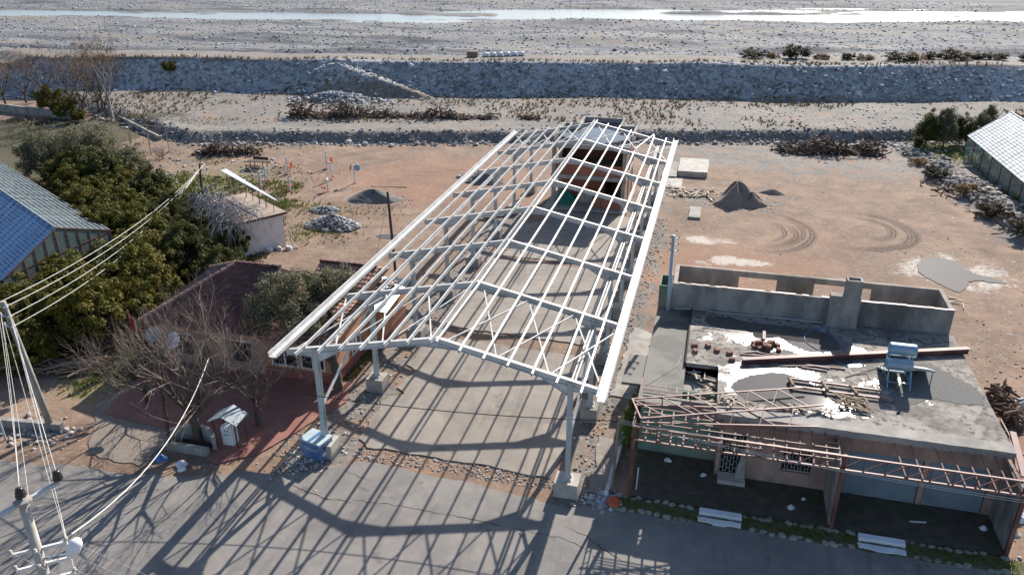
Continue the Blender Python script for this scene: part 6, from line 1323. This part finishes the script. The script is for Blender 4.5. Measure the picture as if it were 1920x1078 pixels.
root_heap('brush_heap', 20.4, 80.5, 24.6, 66.5, 1.6, .5, 80, 5, 'dark brush lying along the stony strip by the right greenhouse', M['drift'], 1.5)
root_heap('brush_heap', 15.6, 41.0, 15.4, 37.2, .5, .8, 90, 6, 'dark debris heap on the red earth right of the workshop', M['drift'])
root_heap('driftwood_heap', -23.2, 93.6, -20.6, 93.9, .5, .5, 60, 8, 'small dark driftwood lump behind the brick building', M['drift'])
# white pipes stacked on the embankment
r = random.Random(3)
for i in range(6):
    p = Vector((-34.2 + i * 1.02, 115.9 + i * .2, 0)); zz = hz(p.x, p.y) + .3
    tag(MB().lathe((p.x, p.y, zz), [(.2, 0), (.3, .01), (.3, .9), (.2, .91)], 12, (.98, .19, 0)).build('drain_pipe', M['white'], None, True), 'white pipe section in the row on the embankment track', 'pipe', 'white pipes on the embankment')
p = (-35.6, 115.6); zz = hz(*p)
cr = empty('pallet_crate', (p[0], p[1], zz), 0, 'brown wooden crate at the end of the white pipe row', 'crate')
for k in range(4): MB().box(p[0] - .8, p[0] + .8, p[1] - .4, p[1] + .4, zz - .1 + k * .24, zz + .1 + k * .24).build('board', M['wood'], cr)
# concrete channel at the left end of the stony bank
cc = empty('concrete_channel', (-66, 82, 0), 0, 'old concrete irrigation channel beside the tree row', 'channel'); a, b = Vector((-73.5, 86.6, 0)), Vector((-60.5, 77.6, 0)); d = (b - a).normalized(); nn = Vector((-d.y, d.x, 0))
for s in (-.8, .8): p, q = a + nn * s, b + nn * s; MB().prism([tuple((p - nn * .12)[:2]), tuple((q - nn * .12)[:2]), tuple((q + nn * .12)[:2]), tuple((p + nn * .12)[:2])], -.2, .75 if s > 0 else .55).build('side_wall', M['conc'], cc)
tag(MB().prism([(-98, 86.5), (-78, 83.5), (-77.9, 83.8), (-98, 86.9)], -.2, 1.0).build('low_wall', M['plaster']), 'low grey wall along the orchard below the leafless trees', 'wall')
# dry arbour poles near the olive trees
ar = empty('vine_arbour', (-61, 73.5, 0), 0, 'dry vine arbour of thin poles behind the olive trees', 'arbour')
for i in range(4):
    for j in range(2):
        x, y = -66 + i * 2.6, 72.5 + j * 3.0 - i * .3; z = hz(x, y); MB().bar((x, y, z - .1), (x, y, z + 2.2), .07, .07).build('pole', M['wood'], ar)
        if i < 3: MB().bar((x, y, z + 2.2), (x + 2.6, y - .3, z + 2.2), .05, .05).build('rail', M['wood'], ar)
# ---------------------------------------------------------------- loose stones (uncountable)
M['pale_stone'] = pm('limestone', (0.62, 0.62, 0.62), (0.48, 0.48, 0.48), 1.0, 0.85, island=0.3)
def stones(name, P, size, mat, label, seed, flat=.65, cat='stones', sink=.25, z=None):
    phi = (1 + 5 ** .5) / 2
    b = np.array([(-1, phi, 0), (1, phi, 0), (-1, -phi, 0), (1, -phi, 0), (0, -1, phi), (0, 1, phi), (0, -1, -phi), (0, 1, -phi), (phi, 0, -1), (phi, 0, 1), (-phi, 0, -1), (-phi, 0, 1)]) / 1.9
    f = np.array([(0, 11, 5), (0, 5, 1), (0, 1, 7), (0, 7, 10), (0, 10, 11), (1, 5, 9), (5, 11, 4), (11, 10, 2), (10, 7, 6), (7, 1, 8), (3, 9, 4), (3, 4, 2), (3, 2, 6), (3, 6, 8), (3, 8, 9), (4, 9, 5), (2, 4, 11), (6, 2, 10), (8, 6, 7), (9, 8, 1)])
    r = np.random.default_rng(seed); n = len(P); P = np.asarray(P, float); zz = height(P[:, 0], P[:, 1]) if z is None else z
    s = np.asarray(size); v = b[None] * (1 + r.normal(0, .16, (n, 12, 1))); v = v * np.stack([.8 + .5 * r.random(n), .7 + .4 * r.random(n), flat * (.7 + .5 * r.random(n))], 1)[:, None, :]
    a = r.random(n) * 6.28; ca, sa = np.cos(a)[:, None], np.sin(a)[:, None]; x, y = v[..., 0] * ca - v[..., 1] * sa, v[..., 0] * sa + v[..., 1] * ca
    v = np.stack([x, y, v[..., 2]], -1) * s[:, None, None] * .5; v += np.column_stack([P, zz + s * .5 * flat * (1 - 2 * sink)])[:, None, :]
    F = (f[None] + (np.arange(n) * 12)[:, None, None]).reshape(-1, 3); return tag(link(name, np_mesh(name, v, F), mat, None, True), label, cat, kind='stuff')
r = np.random.default_rng(42); U = r.uniform
def lens(n, lo, hi, p=2.5): return lo + (hi - lo) * r.random(n) ** p
n = 9000; t = U(-150, 85, n); nn_ = 110.4 + 5.2 * r.random(n); stones('bank_stones', tnxy(t, nn_), lens(n, .08, .5, 6), M['stone_dark'], 'pale stones studding the shaded embankment face', 1)
n = 2600; t = U(-150, 85, n); nn_ = 110.2 + 5.2 * r.random(n) ** 1.3; stones('pale_bank_stones', tnxy(t, nn_), lens(n, .10, .55, 5), M['pale_stone'], 'whitish stones in the shaded embankment face', 21)
n = 240; t = U(-130, 80, n); nn_ = 110 + 5.6 * r.random(n); stones('bank_boulders', tnxy(t, nn_), lens(n, .4, 1.0, 3), M['stone'], 'scattered pale boulders in the embankment face', 2)
n = 700; t = r.normal(-29, 3.2, n); nn_ = r.normal(106.2, 1.3, n); stones('spill_stones', tnxy(t, nn_), lens(n, .2, .7, 3), M['stone'], 'rubble spill where the embankment is breached', 3)
n = 26000; q = r.random(n) ** 1.15; nn_ = 127 + 150 * q; t = U(-240, 130, n) * (.5 + .5 * (nn_ / 279)); P = tnxy(t, nn_); k = np.abs(nn_ - river_c(t)) > river_w(t) * .8; stones('river_stones', P[k], lens(k.sum(), .16, .75, 3), M['stone'], 'grey cobbles and boulders covering the river bed', 4, .45)
n = 7000; t = U(-75, 62, n); nn_ = step_n(t) + r.normal(.5, .9, n); stones('step_stones', tnxy(t, nn_), lens(n, .08, .45, 4.5), M['stone_dark'], 'stones of the low bank behind the yard', 5)
n = 500; t = U(-60, 60, n); nn_ = step_n(t) - r.random(n) * 1.4; stones('bank_foot_stones', tnxy(t, nn_), lens(n, .2, .75, 3), M['rubble'], 'pale boulders along the foot of the low bank', 6)
n = 2600; y = U(52, 96, n); x = 19.6 + (88 - y) * .17 + np.abs(r.normal(0, 2.0, n)) + .5; stones('strip_stones', np.column_stack([x, y]), lens(n, .08, .6, 4), M['rubble'], 'stony strip along the right edge of the yard', 7)
n = 1500; x = U(12.9, 22, n); y = U(24, 50, n); stones('debris_stones', np.column_stack([x, y]), lens(n, .04, .2, 6), M['rubble'], 'gritty stones on the earth right of the workshop', 8)
n = 1800; a, q = r.random(n) * 6.28, r.random(n) ** .6; X, Y = -29.3 + 2.3 * q * np.cos(a), 55.6 + 1.5 * q * np.sin(a); stones('stone_heap', np.column_stack([X, Y]), lens(n, .12, .4, 2), M['stone_dark'], 'large heap of grey field stones on the red yard', 9, z=height(X, Y) + .95 * (1 - q) * (r.random(n) * .5 + .5))
n = 500; a, q = r.random(n) * 6.28, r.random(n) ** .6; X, Y = -31.6 + 1.3 * q * np.cos(a), 58.9 + .9 * q * np.sin(a); stones('stone_heap', np.column_stack([X, Y]), lens(n, .12, .35, 2), M['stone_dark'], 'smaller scattered stone heap behind the large one', 10, z=height(X, Y) + .4 * (1 - q) * r.random(n))
n = 500; a, q = r.random(n) * 6.28, r.random(n) ** .6; X, Y = -21.5 + 2.2 * q * np.cos(a), 71.2 + 1.6 * q * np.sin(a); stones('stone_heap', np.column_stack([X, Y]), lens(n, .15, .5, 2), M['rubble'], 'broken stones on the dark gravel heap beside the shed', 11, z=height(X, Y) + .7 * (1 - q) * r.random(n))
n = 4200; s = r.integers(0, 2, n); x = np.where(s == 0, r.normal(-15.9, .8, n), r.normal(-4.0, .55, n)); y = U(26.2, 64, n); k = ~((x > -15.0) & (x < -5.4)); stones('shed_rubble', np.column_stack([x, y])[k], lens(k.sum(), .04, .18, 4), M['rubble'], 'gravel and stones along both column rows of the shed', 12)
n = 900; stones('trench_rubble', np.column_stack([U(-14.6, -5, n), 27.3 + U(0, .9, n) + .0]), lens(n, .04, .14, 3), M['rubble'], 'gravel in the strip between road and shed floor', 13)
n = 900; stones('kerb_rubble', np.column_stack([r.normal(-16.7, .55, n), r.normal(27.0, .9, n)]), lens(n, .06, .22, 3), M['rubble'], 'white rubble around the blue box and patio corner', 14)
n = 260; stones('strip_rubble', np.column_stack([r.normal(-3.1, .35, n), r.normal(27.2, .35, n)]), lens(n, .08, .3, 3), M['stone'], 'pale rubble at the road end of the asphalt strip', 15)
n = 900; stones('left_rubble', np.column_stack([r.normal(-48, 4.5, n), r.normal(66, 4.5, n)]), lens(n, .06, .4, 5), M['stone'], 'stones among the weeds left of the gym', 16)
n = 260; stones('driveway_rubble', np.column_stack([r.normal(-29.9, .9, n), r.normal(25.6, .5, n)]), lens(n, .08, .35, 3), M['rubble'], 'stones around the foot of the leaning pole', 17)
n = 5000; stones('yard_grit', np.column_stack([U(-48, 22, n), U(43, 88, n)]), lens(n, .03, .13, 8), M['rubble'], 'small stones strewn over the open yard', 18)
n = 4000; t = U(-65, 65, n); nn_ = U(92, 111, n); stones('flat_stones', tnxy(t, nn_), lens(n, .06, .4, 5), M['stone'], 'small stones strewn over the flat below the embankment', 19)
for i, (x, y, s) in enumerate(((-31.4, 49.4, .7), (-30.9, 49.9, .5), (-30.2, 50.1, .55))):
    me = stone_me(90 + i, s * .5, s * .4, s * .5); me.materials.append(M['whitewash']); o = bpy.data.objects.new('boulder', me); C.objects.link(o); o.location = (x, y, hz(x, y)); tag(o, 'whitish boulder at the foot of the whitewashed hut', 'boulder', 'boulders by the hut')
n = 420; a, q = r.random(n) * 6.28, .8 + .5 * r.random(n) ** 2; X, Y = 2.6 + 2.6 * q * np.cos(a), 70.2 + 2.6 * .8 * q * np.sin(a); stones('heap_spill', np.column_stack([X, Y]), lens(n, .04, .16, 3), M['rubble'], 'loose stones spilled round the pointed sandy heap', 60)
n = 420; a, q = r.random(n) * 6.28, .8 + .5 * r.random(n) ** 2; X, Y = -27.9 + 2.2 * q * np.cos(a), 62.6 + 2.2 * .8 * q * np.sin(a); stones('heap_spill', np.column_stack([X, Y]), lens(n, .04, .16, 3), M['rubble'], 'loose stones spilled round the dark gravel heap on the yard', 61)
print('objects', len(bpy.data.objects))
